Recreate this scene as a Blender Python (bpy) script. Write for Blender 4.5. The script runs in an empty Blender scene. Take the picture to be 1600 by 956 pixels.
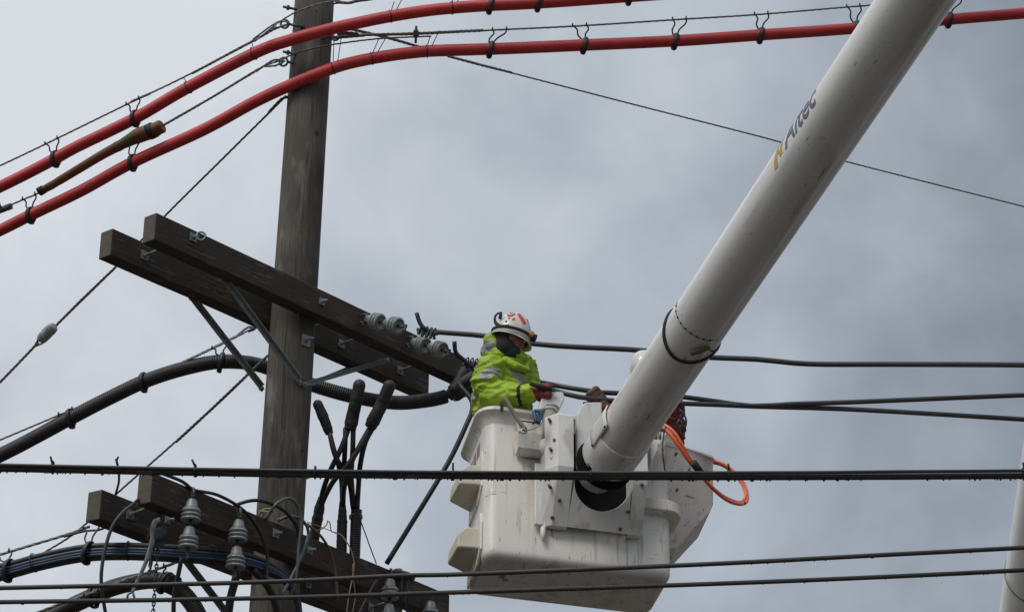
import bpy, bmesh, math, random
from math import sin, cos, pi, radians, atan2, sqrt, acos, asin
from mathutils import Vector, Matrix, noise
random.seed(7)
S = bpy.context.scene
C = S.collection
V = Vector

# ------------------------------------------------------------------ camera
PITCH, FPX, ROLL = 0.408, 3373.7, 0.0156
CAM = V((0, 0, 1.6))
cd = bpy.data.cameras.new('camera'); cam = bpy.data.objects.new('camera', cd); C.objects.link(cam)
cam.matrix_world = Matrix.Translation(CAM) @ Matrix.Rotation(pi/2+PITCH, 4, 'X') @ Matrix.Rotation(ROLL, 4, 'Z')
cd.sensor_width = 36; cd.lens = 36*FPX/1600; cd.clip_start = 0.1; cd.clip_end = 9000
S.camera = cam
S.render.resolution_x = 1024; S.render.resolution_y = 611

# ------------------------------------------------------------------ light
SUN_EL, SUN_AZ = radians(50), radians(218)        # sun direction, azimuth measured clockwise from +Y
w = bpy.data.worlds.new('World'); S.world = w; w.use_nodes = True
nt = w.node_tree; N = nt.nodes; L = nt.links
for n in list(N): N.remove(n)
def nd(t, **k):
    n = N.new(t)
    for a, b in k.items(): setattr(n, a, b)
    return n
out = nd('ShaderNodeOutputWorld'); bg = nd('ShaderNodeBackground'); bg.inputs[1].default_value = 0.1
L.new(bg.outputs[0], out.inputs[0])
sky = nd('ShaderNodeTexSky'); sky.sky_type = 'NISHITA'; sky.sun_disc = False
sky.sun_elevation = SUN_EL; sky.sun_rotation = SUN_AZ
tc = nd('ShaderNodeTexCoord')
def math_n(op, a, b=None, c=None, clamp=False):
    n = nd('ShaderNodeMath', operation=op); n.use_clamp = clamp
    for i, x in enumerate((a, b, c)):
        if x is None: continue
        if isinstance(x, (int, float)): n.inputs[i].default_value = x
        else: L.new(x, n.inputs[i])
    return n.outputs[0]
def noise_n(vec, scale, detail, rough, dist=0.0):
    n = nd('ShaderNodeTexNoise'); n.inputs['Scale'].default_value = scale; n.inputs['Detail'].default_value = detail
    n.inputs['Roughness'].default_value = rough; n.inputs['Distortion'].default_value = dist
    L.new(vec, n.inputs['Vector']); return n
sep = nd('ShaderNodeSeparateXYZ'); L.new(tc.outputs['Generated'], sep.inputs[0])
mp = nd('ShaderNodeMapping'); L.new(tc.outputs['Generated'], mp.inputs[0]); mp.inputs['Scale'].default_value = (1, 1, 1.0)
mp.inputs['Location'].default_value = (0.37, 0.1, 0.83)
n1 = noise_n(mp.outputs[0], 3.2, 4, 0.5, 0.25); n2 = noise_n(mp.outputs[0], 8.0, 5, 0.5, 0.5); n3 = noise_n(mp.outputs[0], 21.0, 4, 0.5, 0.3)
cl = math_n('MULTIPLY', math_n('SUBTRACT', n1.outputs['Fac'], 0.5), 0.95)
cl = math_n('ADD', cl, math_n('MULTIPLY', math_n('SUBTRACT', n2.outputs['Fac'], 0.5), 0.75))
cl = math_n('ADD', cl, math_n('MULTIPLY', math_n('SUBTRACT', n3.outputs['Fac'], 0.5), 0.30))
gx = math_n('MULTIPLY', sep.outputs[0], -1.8)                 # the cloud deck is thinner to the left
gx = math_n('MAXIMUM', math_n('MINIMUM', gx, 0.30), -0.42)
gz = math_n('MULTIPLY', math_n('SUBTRACT', sep.outputs[2], 0.39), 0.35)
f_ = math_n('ADD', math_n('ADD', math_n('ADD', cl, 0.60), gx), gz, clamp=True)
cr = nd('ShaderNodeValToRGB'); L.new(f_, cr.inputs[0])
el = cr.color_ramp.elements
el[0].position = 0.0; el[0].color = (0.200, 0.236, 0.283, 1)
el[1].position = 1.0; el[1].color = (0.70, 0.735, 0.785, 1)
e = el.new(0.5); e.color = (0.43, 0.478, 0.54, 1)
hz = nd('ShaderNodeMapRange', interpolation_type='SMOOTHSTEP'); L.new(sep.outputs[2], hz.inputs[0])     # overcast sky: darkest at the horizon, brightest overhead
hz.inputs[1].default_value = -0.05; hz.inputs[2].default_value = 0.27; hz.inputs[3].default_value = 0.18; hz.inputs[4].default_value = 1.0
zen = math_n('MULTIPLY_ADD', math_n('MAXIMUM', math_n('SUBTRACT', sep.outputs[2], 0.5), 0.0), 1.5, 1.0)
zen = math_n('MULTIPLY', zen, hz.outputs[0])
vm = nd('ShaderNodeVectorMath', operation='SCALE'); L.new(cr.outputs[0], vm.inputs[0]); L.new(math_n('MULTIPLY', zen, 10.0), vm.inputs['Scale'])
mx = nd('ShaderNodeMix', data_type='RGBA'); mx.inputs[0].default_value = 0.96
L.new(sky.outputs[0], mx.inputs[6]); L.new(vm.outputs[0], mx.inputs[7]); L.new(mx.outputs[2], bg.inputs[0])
sd = bpy.data.lights.new('sun', 'SUN'); sd.energy = 1.5; sd.angle = radians(25); sd.color = (1.0, 0.96, 0.9)
sun = bpy.data.objects.new('sun', sd); C.objects.link(sun)
sdir = V((sin(SUN_AZ)*cos(SUN_EL), cos(SUN_AZ)*cos(SUN_EL), sin(SUN_EL)))
sun.rotation_euler = sdir.to_track_quat('Z', 'Y').to_euler(); sun.location = (0, 0, 60)
S.view_settings.view_transform = 'Standard'; S.view_settings.look = 'None'; S.view_settings.exposure = 0.0; S.view_settings.gamma = 1

# ------------------------------------------------------------------ picture-to-place helpers
def P(u, v, d):
    U, W = u-800, v-478; cr_, sr = cos(ROLL), sin(ROLL)
    a = cr_*U + sr*W; b = -sr*U + cr_*W
    up = -b*d/FPX
    return V((a*d/FPX, d*cos(PITCH)-up*sin(PITCH), 1.6 + d*sin(PITCH)+up*cos(PITCH)))
def ray(u, v): return (P(u, v, 1.0)-CAM).normalized()
def hit(u, v, pt, n):
    r = ray(u, v); return CAM + r*((pt-CAM).dot(n)/r.dot(n))
def depth(p): q = p-CAM; return q.y*cos(PITCH)+q.z*sin(PITCH)
def lerp_tab(tab, x):
    if x <= tab[0][0]: return tab[0][1]
    for (a, b), (c, d) in zip(tab, tab[1:]):
        if x <= c: return b+(d-b)*(x-a)/(c-a)
    return tab[-1][1]

# ------------------------------------------------------------------ materials
def mk(name, c1, c2=None, scale=8, stretch=(1, 1, 1), rough=0.6, metal=0.0, bump=0.0, bscale=None, detail=6, spots=None, coat=0.0, contrast=0.5, drops=0, sheen=0):
    m = bpy.data.materials.new(name); m.use_nodes = True; t = m.node_tree; n_ = t.nodes; l_ = t.links
    b = n_['Principled BSDF']; b.inputs['Roughness'].default_value = rough; b.inputs['Metallic'].default_value = metal
    b.inputs['Coat Weight'].default_value = coat
    if sheen: b.inputs['Sheen Weight'].default_value = sheen
    c2 = c2 or tuple(x*0.75 for x in c1)
    tx = n_.new('ShaderNodeTexCoord'); ma = n_.new('ShaderNodeMapping'); ma.inputs['Scale'].default_value = stretch
    l_.new(tx.outputs['Object'], ma.inputs[0])
    no = n_.new('ShaderNodeTexNoise'); no.inputs['Scale'].default_value = scale; no.inputs['Detail'].default_value = detail; no.inputs['Roughness'].default_value = 0.62
    l_.new(ma.outputs[0], no.inputs['Vector'])
    r = n_.new('ShaderNodeValToRGB'); l_.new(no.outputs['Fac'], r.inputs[0])
    r.color_ramp.elements[0].position = 0.5-0.5*contrast*0.7; r.color_ramp.elements[1].position = 0.5+0.5*contrast*0.7
    r.color_ramp.elements[0].color = (*c2, 1); r.color_ramp.elements[1].color = (*c1, 1)
    col = r.outputs[0]
    for sp in (spots or []):                       # (colour, scale, stretch, threshold, softness)
        c, sc, st, th, so = sp
        m2 = n_.new('ShaderNodeMapping'); m2.inputs['Scale'].default_value = st; m2.inputs['Location'].default_value = (3.1, 1.7, 5.2)
        l_.new(tx.outputs['Object'], m2.inputs[0])
        q = n_.new('ShaderNodeTexNoise'); q.inputs['Scale'].default_value = sc; q.inputs['Detail'].default_value = 3; l_.new(m2.outputs[0], q.inputs['Vector'])
        rr = n_.new('ShaderNodeValToRGB'); rr.color_ramp.elements[0].position = th; rr.color_ramp.elements[1].position = min(1, th+so)
        rr.color_ramp.elements[0].color = (0, 0, 0, 1); rr.color_ramp.elements[1].color = (1, 1, 1, 1)
        l_.new(q.outputs['Fac'], rr.inputs[0])
        x = n_.new('ShaderNodeMix'); x.data_type = 'RGBA'; l_.new(rr.outputs[0], x.inputs[0]); l_.new(col, x.inputs[6]); x.inputs[7].default_value = (*c, 1)
        col = x.outputs[2]
    l_.new(col, b.inputs['Base Color'])
    rm = n_.new('ShaderNodeMapRange'); rm.inputs[3].default_value = max(0, rough-0.12); rm.inputs[4].default_value = min(1, rough+0.12)
    l_.new(no.outputs['Fac'], rm.inputs[0]); l_.new(rm.outputs[0], b.inputs['Roughness'])
    if bump:
        bn = n_.new('ShaderNodeBump'); bn.inputs['Strength'].default_value = 1.0; bn.inputs['Distance'].default_value = bump
        if bscale:
            q = n_.new('ShaderNodeTexNoise'); q.inputs['Scale'].default_value = bscale; q.inputs['Detail'].default_value = 5; l_.new(ma.outputs[0], q.inputs['Vector']); l_.new(q.outputs['Fac'], bn.inputs['Height'])
        else: l_.new(no.outputs['Fac'], bn.inputs['Height'])
        last = bn
        if drops:
            vo = n_.new('ShaderNodeTexVoronoi'); vo.inputs['Scale'].default_value = drops; l_.new(tx.outputs['Object'], vo.inputs['Vector'])
            vr = n_.new('ShaderNodeMapRange'); vr.inputs[1].default_value = 0.0; vr.inputs[2].default_value = 0.22; vr.inputs[3].default_value = 1; vr.inputs[4].default_value = 0
            l_.new(vo.outputs['Distance'], vr.inputs[0])
            b2 = n_.new('ShaderNodeBump'); b2.inputs['Distance'].default_value = 0.0012; l_.new(vr.outputs[0], b2.inputs['Height']); l_.new(bn.outputs[0], b2.inputs['Normal']); last = b2
        l_.new(last.outputs[0], b.inputs['Normal'])
    return m
M = {}
M['pole'] = mk('weathered_pole_wood', (0.150, 0.133, 0.108), (0.060, 0.053, 0.044), 16, (5, 5, 0.28), 0.85, bump=0.010, contrast=0.75,
               spots=[((0.055, 0.048, 0.04), 5, (9, 9, 0.22), 0.60, 0.05), ((0.22, 0.205, 0.18), 4, (2.5, 2.5, 0.8), 0.56, 0.14), ((0.025, 0.021, 0.018), 9, (10, 10, 0.16), 0.66, 0.02), ((0.04, 0.034, 0.027), 2.2, (1, 1, 0.7), 0.50, 0.2), ((0.03, 0.025, 0.02), 14, (1, 1, 0.8), 0.68, 0.03)])
M['arm'] = mk('creosoted_timber', (0.060, 0.041, 0.027), (0.024, 0.017, 0.012), 14, (0.4, 4, 4), 0.8, bump=0.003, contrast=0.7,
              spots=[((0.105, 0.085, 0.065), 20, (0.3, 3, 3), 0.64, 0.05), ((0.095, 0.082, 0.066), 5, (1, 2, 2), 0.60, 0.14), ((0.008, 0.006, 0.005), 9, (0.25, 9, 9), 0.68, 0.02), ((0.06, 0.03, 0.02), 4, (0.5, 2, 2), 0.62, 0.1)])
M['armend'] = mk('timber_end_grain', (0.115, 0.100, 0.072), (0.065, 0.058, 0.046), 18, (1, 1, 1), 0.9, bump=0.003)
M['galv'] = mk('galvanised_steel', (0.30, 0.315, 0.31), (0.18, 0.195, 0.195), 25, rough=0.5, metal=0.35, bump=0.0008)
M['galvd'] = mk('dull_steel', (0.10, 0.11, 0.11), (0.05, 0.055, 0.055), 25, rough=0.55, metal=0.3)
M['strand'] = mk('steel_strand', (0.20, 0.205, 0.205), (0.12, 0.125, 0.125), 30, rough=0.5, metal=0.4)
M['strandlight'] = mk('weathered_strand', (0.26, 0.265, 0.225), (0.14, 0.145, 0.12), 20, rough=0.6, metal=0.2)
M['red'] = mk('red_duct', (0.56, 0.042, 0.042), (0.44, 0.028, 0.03), 6, rough=0.42, bump=0.0004,
              spots=[((0.34, 0.03, 0.03), 4, (1, 1, 1), 0.62, 0.1)])
M['orangered'] = mk('faded_orange_cover', (0.25, 0.088, 0.035), (0.09, 0.045, 0.02), 9, (1, 1, 1), 0.6, bump=0.002, contrast=0.7,
                    spots=[((0.09, 0.095, 0.03), 5, (1, 1, 1), 0.53, 0.12)])
M['black'] = mk('black_rubber', (0.022, 0.022, 0.024), (0.012, 0.012, 0.014), 20, rough=0.5)
M['blackm'] = mk('matt_black_tape', (0.030, 0.030, 0.031), (0.015, 0.015, 0.016), 40, rough=0.62, bump=0.003, bscale=25)
M['duct'] = mk('black_corrugated_duct', (0.030, 0.030, 0.029), (0.019, 0.019, 0.019), 10, rough=0.5)
M['cable'] = mk('cable_jacket', (0.040, 0.039, 0.038), (0.022, 0.021, 0.021), 12, rough=0.45, spots=[((0.085, 0.075, 0.065), 9, (1, 1, 1), 0.62, 0.08)])
M['wire'] = mk('wire_jacket', (0.042, 0.042, 0.043), (0.024, 0.024, 0.025), 10, rough=0.45)
M['cablebrown'] = mk('weathered_cable', (0.056, 0.047, 0.042), (0.024, 0.022, 0.021), 14, rough=0.5, contrast=0.8)
M['blue'] = mk('blue_cable', (0.045, 0.10, 0.20), (0.02, 0.045, 0.10), 8, rough=0.35)
M['grey'] = mk('grey_conduit', (0.14, 0.145, 0.15), (0.08, 0.083, 0.088), 8, rough=0.4)
M['porc'] = mk('grey_porcelain', (0.34, 0.36, 0.35), (0.27, 0.29, 0.285), 9, rough=0.28, coat=0.3)
M['white'] = mk('white_gelcoat', (0.75, 0.715, 0.655), (0.66, 0.625, 0.57), 3, (1, 1, 0.5), 0.42, bump=0.0006, bscale=30, contrast=0.7,
                spots=[((0.50, 0.465, 0.41), 3.0, (2.6, 2.6, 0.35), 0.53, 0.16), ((0.40, 0.365, 0.32), 9, (3.0, 3.0, 0.22), 0.60, 0.12), ((0.34, 0.31, 0.27), 24, (2.0, 2.0, 0.35), 0.655, 0.05), ((0.10, 0.09, 0.08), 34, (1, 1, 0.8), 0.735, 0.02), ((0.25, 0.23, 0.2), 12, (0.5, 0.5, 4), 0.70, 0.03)])
M['boom'] = mk('white_fibreglass', (0.72, 0.705, 0.68), (0.64, 0.62, 0.59), 3, (1, 1, 0.3), 0.27, bump=0.0003, bscale=24, contrast=0.7, coat=0.2, drops=70,
               spots=[((0.50, 0.47, 0.42), 3.4, (2, 2, 0.45), 0.57, 0.15), ((0.09, 0.085, 0.08), 60, (1.3, 1.3, 0.5), 0.70, 0.04), ((0.22, 0.2, 0.18), 16, (2, 2, 0.3), 0.69, 0.06)])
M['cream'] = mk('cream_moulding', (0.56, 0.53, 0.42), (0.47, 0.44, 0.34), 5, rough=0.5, bump=0.001, bscale=60, spots=[((0.30, 0.27, 0.2), 14, (1, 1, 0.5), 0.68, 0.05)])
M['bracket'] = mk('white_painted_steel', (0.68, 0.665, 0.63), (0.58, 0.565, 0.53), 4, (1, 1, 0.6), 0.42, bump=0.0008, bscale=40,
                  spots=[((0.30, 0.23, 0.165), 13, (1, 1, 1), 0.675, 0.05), ((0.07, 0.06, 0.05), 28, (1, 1, 1), 0.725, 0.02), ((0.47, 0.43, 0.38), 5, (2, 2, 0.6), 0.56, 0.1)])
M['liner'] = mk('bucket_liner', (0.5, 0.49, 0.45), None, 5, rough=0.6)
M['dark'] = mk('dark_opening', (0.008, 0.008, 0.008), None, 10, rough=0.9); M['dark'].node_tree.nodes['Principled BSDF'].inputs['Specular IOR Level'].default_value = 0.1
M['rust'] = mk('rusty_bolt', (0.17, 0.10, 0.055), (0.08, 0.05, 0.035), 40, rough=0.7)
M['greenpipe'] = mk('olive_grey_tube', (0.30, 0.305, 0.25), (0.23, 0.235, 0.19), 8, rough=0.45)
M['orange'] = mk('orange_hose', (0.78, 0.13, 0.022), (0.62, 0.09, 0.018), 10, rough=0.35, coat=0.2)
M['hivis'] = mk('lime_hi_vis_fabric', (0.35, 0.50, 0.012), (0.23, 0.36, 0.010), 5, rough=0.55, bump=0.007, bscale=34, sheen=0.1, spots=[((0.15, 0.22, 0.02), 5, (1, 1, 1), 0.62, 0.1)])
M['reflect'] = mk('silver_reflective_tape', (0.33, 0.335, 0.33), (0.25, 0.255, 0.25), 10, rough=0.45, metal=0.1)
M['hemblack'] = mk('black_fabric_trim', (0.022, 0.022, 0.024), None, 20, rough=0.8)
M['redjacket'] = mk('dark_red_fabric', (0.17, 0.022, 0.015), (0.05, 0.012, 0.011), 7, rough=0.75, bump=0.005, bscale=20, contrast=0.7)
M['trouser'] = mk('navy_trousers', (0.03, 0.035, 0.05), None, 9, rough=0.85)
M['gaiter'] = mk('dark_knit', (0.045, 0.032, 0.03), (0.02, 0.016, 0.016), 30, rough=0.9)
M['skin'] = mk('skin', (0.26, 0.145, 0.105), (0.20, 0.105, 0.075), 10, rough=0.5)
M['helmet'] = mk('white_helmet_plastic', (0.66, 0.65, 0.60), (0.55, 0.54, 0.49), 12, rough=0.28, coat=0.3, spots=[((0.36, 0.34, 0.29), 30, (1, 1, 1), 0.66, 0.05)])
M['redglove'] = mk('red_glove_leather', (0.24, 0.030, 0.02), (0.12, 0.016, 0.012), 20, rough=0.65, bump=0.002)
M['brownglove'] = mk('brown_glove_leather', (0.13, 0.055, 0.03), (0.06, 0.03, 0.02), 18, rough=0.65, bump=0.003)
M['stickred'] = mk('red_sticker', (0.75, 0.05, 0.03), None, 10, rough=0.4)
M['stickwhite'] = mk('white_sticker', (0.75, 0.73, 0.7), None, 10, rough=0.4)
M['stickgrey'] = mk('grey_print', (0.12, 0.13, 0.17), (0.10, 0.11, 0.15), 10, rough=0.45)
M['yellow'] = mk('yellow_print', (0.55, 0.36, 0.05), (0.48, 0.30, 0.04), 10, rough=0.45)
M['decal'] = mk('faded_decal', (0.25, 0.14, 0.14), (0.14, 0.10, 0.13), 16, rough=0.5)
M['lens'] = mk('amber_lamp_plastic', (0.55, 0.22, 0.03), None, 10, rough=0.3)
M['tan'] = mk('tan_webbing', (0.20, 0.17, 0.10), (0.12, 0.10, 0.06), 40, rough=0.85, bump=0.001)
M['twine'] = mk('pale_twine', (0.42, 0.34, 0.20), (0.28, 0.22, 0.13), 30, rough=0.9)
M['bluetool'] = mk('blue_plastic', (0.02, 0.08, 0.20), None, 10, rough=0.3)
M['alloy'] = mk('worn_alloy', (0.52, 0.51, 0.48), (0.22, 0.21, 0.2), 20, rough=0.35, metal=0.5)
M['ground'] = mk('bare_earth_ground', (0.065, 0.052, 0.04), (0.045, 0.036, 0.028), 0.5, rough=0.95)
M['asphalt'] = mk('asphalt', (0.07, 0.07, 0.07), (0.045, 0.045, 0.045), 3, rough=0.9)

# ------------------------------------------------------------------ mesh building
class MB:
    def __init__(s): s.v = []; s.f = []; s.sm = []; s.mi = []
    def add(s, vs, fs, smooth=False, mi=0):
        o = len(s.v); s.v += [V(x) for x in vs]; s.f += [tuple(i+o for i in f) for f in fs]; s.sm += [smooth]*len(fs); s.mi += [mi]*len(fs); return s
    def tube(s, pts, r, n=8, cap=True, mi=0, flat=None, up0=None, closed=False):
        pts = [V(p) for p in pts]; k = len(pts)
        rr = r if isinstance(r, (list, tuple)) else [r]*k
        T = []
        for i in range(k):
            if closed: t = pts[(i+1) % k]-pts[i-1]
            else: t = pts[min(i+1, k-1)]-pts[max(i-1, 0)]
            T.append(t.normalized() if t.length > 1e-9 else V((0, 0, 1)))
        up = V(up0) if up0 is not None else V((0, 0, 1))
        if abs(up.normalized().dot(T[0])) > 0.95 and up0 is None: up = V((0, 1, 0))
        a = (up - T[0]*up.dot(T[0])).normalized(); vs = []
        for i in range(k):
            a = a-T[i]*a.dot(T[i]); a = a.normalized() if a.length > 1e-9 else T[i].orthogonal().normalized()
            b = T[i].cross(a)
            for j in range(n):
                th = 2*pi*j/n; vs.append(pts[i]+a*(cos(th)*rr[i]*(flat or 1.0))+b*(sin(th)*rr[i]))
        fs = []
        for i in range(k if closed else k-1):
            i2 = (i+1) % k
            for j in range(n):
                j2 = (j+1) % n; fs.append((i*n+j, i*n+j2, i2*n+j2, i2*n+j))
        s.add(vs, fs, True, mi)
        if cap and not closed:
            o = len(s.v)-len(vs)
            s.f += [tuple(o+j for j in reversed(range(n))), tuple(o+(k-1)*n+j for j in range(n))]; s.sm += [False, False]; s.mi += [mi, mi]
        return s
    def box(s, c, ax, ay, az, mi=0):                # centre and half-axis vectors
        c, ax, ay, az = V(c), V(ax), V(ay), V(az)
        vs = [c+ax*i+ay*j+az*k for k in (-1, 1) for j in (-1, 1) for i in (-1, 1)]
        fs = [(0, 2, 3, 1), (4, 5, 7, 6), (0, 1, 5, 4), (2, 6, 7, 3), (0, 4, 6, 2), (1, 3, 7, 5)]
        if ax.cross(ay).dot(az) < 0: fs = [tuple(reversed(f)) for f in fs]
        return s.add(vs, fs, False, mi)
    def lathe(s, o, d, prof, n=20, smooth=True, mi=0, cap=True, ref=None):
        o, d = V(o), V(d).normalized(); a = (V(ref)-d*V(ref).dot(d)).normalized() if ref is not None else d.orthogonal().normalized(); b = d.cross(a)
        vs = []
        for (h, r) in prof:
            for j in range(n): th = 2*pi*j/n; vs.append(o+d*h+(a*cos(th)+b*sin(th))*r)
        fs = [(i*n+j, i*n+(j+1) % n, (i+1)*n+(j+1) % n, (i+1)*n+j) for i in range(len(prof)-1) for j in range(n)]
        s.add(vs, fs, smooth, mi)
        if cap:
            q = len(s.v)-len(vs); s.f += [tuple(q+j for j in reversed(range(n))), tuple(q+(len(prof)-1)*n+j for j in range(n))]; s.sm += [False]*2; s.mi += [mi]*2
        return s
    def prism(s, poly, ext, mi=0):                  # poly: 3D points, ext: extrusion vector
        poly = [V(p) for p in poly]; n = len(poly); ext = V(ext)
        vs = poly+[p+ext for p in poly]
        nrm = V((0, 0, 0))
        for i in range(n): nrm += poly[i].cross(poly[(i+1) % n])
        fs = [tuple(range(n)), tuple(reversed(range(n, 2*n)))]+[(i, n+i, n+(i+1) % n, (i+1) % n) for i in range(n)]
        if nrm.dot(ext) > 0: fs = [tuple(reversed(f)) for f in fs]
        return s.add(vs, fs, False, mi)
    def torus(s, c, nrm, R, r, n=24, m=8, mi=0, sx=1.0):
        nrm = V(nrm).normalized(); a = nrm.orthogonal().normalized(); b = nrm.cross(a)
        return s.tube([V(c)+(a*cos(2*pi*i/n)*sx+b*sin(2*pi*i/n))*R for i in range(n)], r, m, closed=True, mi=mi)
    def ball(s, c, r, n=8, m=6, mi=0, sc=(1, 1, 1)):
        c = V(c); prof = []
        vs = [c+V((0, 0, r*sc[2]))]
        for i in range(1, m):
            ph = pi*i/m
            for j in range(n): th = 2*pi*j/n; vs.append(c+V((r*sc[0]*sin(ph)*cos(th), r*sc[1]*sin(ph)*sin(th), r*sc[2]*cos(ph))))
        vs.append(c-V((0, 0, r*sc[2]))); fs = [(0, 1+j, 1+(j+1) % n) for j in range(n)]
        for i in range(m-2):
            for j in range(n): a_ = 1+i*n; fs.append((a_+j, a_+n+j, a_+n+(j+1) % n, a_+(j+1) % n))
        q = 1+(m-2)*n; fs += [(q+(j+1) % n, q+j, len(vs)-1) for j in range(n)]
        return s.add(vs, fs, True, mi)

def obj(name, mb, mats, parent=None, W=None, bevel=0, seg=2, label=None, cat=None, group=None, kind=None, subd=0):
    me = bpy.data.meshes.new(name)
    if parent is not None: PW = parent['_W'] if False else WM[parent.name]
    else: PW = Matrix.Identity(4)
    if W is None: W = Matrix.Translation(PW.translation) if parent is not None else Matrix.Translation(sum(mb.v, V())/len(mb.v))
    Wi = W.inverted()
    me.from_pydata([Wi @ v for v in mb.v], [], mb.f)
    me.polygons.foreach_set('use_smooth', mb.sm)
    mats = mats if isinstance(mats, (list, tuple)) else [mats]
    for m in mats: me.materials.append(M[m] if isinstance(m, str) else m)
    me.polygons.foreach_set('material_index', mb.mi); me.update()
    o = bpy.data.objects.new(name, me); C.objects.link(o)
    if parent is not None: o.parent = parent
    o.matrix_basis = PW.inverted() @ W; WM[o.name] = W
    if bevel:
        b = o.modifiers.new('bevel', 'BEVEL'); b.width = bevel; b.segments = seg; b.limit_method = 'ANGLE'; b.angle_limit = radians(35); b.harden_normals = False
    tag(o, label, cat, group, kind)
    return o
WM = {}
def tag(o, label=None, cat=None, group=None, kind=None):
    if label: o['label'] = label
    if cat: o['category'] = cat
    if group: o['group'] = group
    if kind: o['kind'] = kind
def thing(name, loc, label, cat, group=None, W=None):
    o = bpy.data.objects.new(name, None); C.objects.link(o); o.empty_display_size = 0.1
    W = W or Matrix.Translation(V(loc)); o.matrix_world = W; WM[o.name] = W
    tag(o, label, cat, group); return o
def copy_tree(o, W=None, parent=None):
    c = o.copy(); C.objects.link(c)
    if parent is not None: c.parent = parent
    else: c.matrix_world = W; WM[c.name] = W
    for ch in list(o.children): copy_tree(ch, None, c)
    return c
def frame(o, z, x=None):                            # matrix with given origin, z axis (and x hint)
    z = V(z).normalized(); x = V(x) if x is not None else z.orthogonal(); x = (x-z*x.dot(z)).normalized(); y = z.cross(x)
    m = Matrix((x, y, z)).transposed().to_4x4(); m.translation = V(o); return m

def cr(pts, step=0.05):                             # Catmull-Rom through points, resampled evenly
    pts = [V(p) for p in pts]; q = [pts[0]*2-pts[1]]+pts+[pts[-1]*2-pts[-2]]; o = []
    for i in range(1, len(q)-2):
        a, b, c, d = q[i-1:i+3]; n = max(2, int((c-b).length/step))
        for k in range(n):
            t = k/n; o.append(0.5*((2*b)+(c-a)*t+(2*a-5*b+4*c-d)*t*t+(3*b-a-3*c+d)*t**3))
    o.append(pts[-1]); return o
def px(pts, dtab):                                  # [(u,v)] + depth table over u, or (u,v,d) triples
    return [P(p[0], p[1], p[2] if len(p) > 2 else lerp_tab(dtab, p[0])) for p in pts]
def corrugated(mb, path, r, pitch, depth_, n=16, mi=0):
    L_ = [0]
    for a, b in zip(path, path[1:]): L_.append(L_[-1]+(b-a).length)
    tot = L_[-1]; k = int(tot/pitch); out_ = []; rr = []; j = 0
    for i in range(k):
        for (fr, rad) in ((0.0, r), (0.55, r), (0.7, r-depth_), (0.85, r-depth_)):
            s_ = (i+fr)*pitch
            while j < len(L_)-2 and L_[j+1] < s_: j += 1
            t = (s_-L_[j])/max(1e-9, L_[j+1]-L_[j]); out_.append(path[j].lerp(path[j+1], t)); rr.append(rad)
    mb.tube(out_, rr, n, mi=mi)
def twisted(mb, path, r, pitch=0.09, n=3, sides=5, mi=0):
    pitch *= 1.6
    # n wires laid round each other
    L_ = 0; pos = []; T0 = None
    pts = []
    for a, b in zip(path, path[1:]):
        k = max(1, int((b-a).length/(pitch/7)))
        for i in range(k): pts.append(a.lerp(b, i/k))
    pts.append(path[-1])
    ln = 0; fr = []
    a_ = None
    for i, p in enumerate(pts):
        t = (pts[min(i+1, len(pts)-1)]-pts[max(0, i-1)]).normalized()
        if a_ is None: a_ = t.orthogonal().normalized()
        a_ = (a_-t*a_.dot(t)).normalized(); b_ = t.cross(a_)
        if i: ln += (p-pts[i-1]).length
        fr.append((p, a_.copy(), b_, ln))
    for k in range(n):
        mb.tube([p+(a*cos(2*pi*(l/pitch+k/n))+b*sin(2*pi*(l/pitch+k/n)))*r*0.40 for p, a, b, l in fr], r*0.62, sides, mi=mi)

# ------------------------------------------------------------------ ground
g = MB().add([(-4000, -4000, 0), (4000, -4000, 0), (4000, 4000, 0), (-4000, 4000, 0)], [(0, 1, 2, 3)])
obj('ground', g, 'ground', kind='structure', label='bare earth ground below the pole line')
g = MB().add([(-300, -3, 0.004), (300, -3, 0.004), (300, 9, 0.004), (-300, 9, 0.004)], [(0, 1, 2, 3)])
obj('road', g, 'asphalt', kind='structure', label='asphalt road below the pole line')

# ------------------------------------------------------------------ utility pole with two pairs of crossarms
def pole_at(z): return V((-1.4916+0.0071*(z-8), 13.6074-0.0003*(z-8), z))
def pole_r(z): return 0.15-0.0034*(z-8)
pole = thing('utility_pole', pole_at(0), 'weathered round timber utility pole with two pairs of dark crossarms, left of the bucket', 'utility pole')
mb = MB(); prof = []
nz, nn = 60, 40; vs = []
for i in range(nz+1):
    z = -0.02+11.9*i/nz
    for j in range(nn):
        th = 2*pi*j/nn
        r = pole_r(z)*(1+0.018*noise.noise(V((cos(th)*2, sin(th)*2, z*0.35)))+0.012*noise.noise(V((cos(th)*9, sin(th)*9, z*0.25))))
        vs.append(pole_at(z)+V((cos(th)*r, sin(th)*r, 0)))
mb.add(vs, [(i*nn+j, i*nn+(j+1) % nn, (i+1)*nn+(j+1) % nn, (i+1)*nn+j) for i in range(nz) for j in range(nn)], True)
mb.add(vs[-nn:], [tuple(range(nn))])
obj('pole_shaft', mb, 'pole', pole)
AW, AH = 0.1142, 0.190
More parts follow.
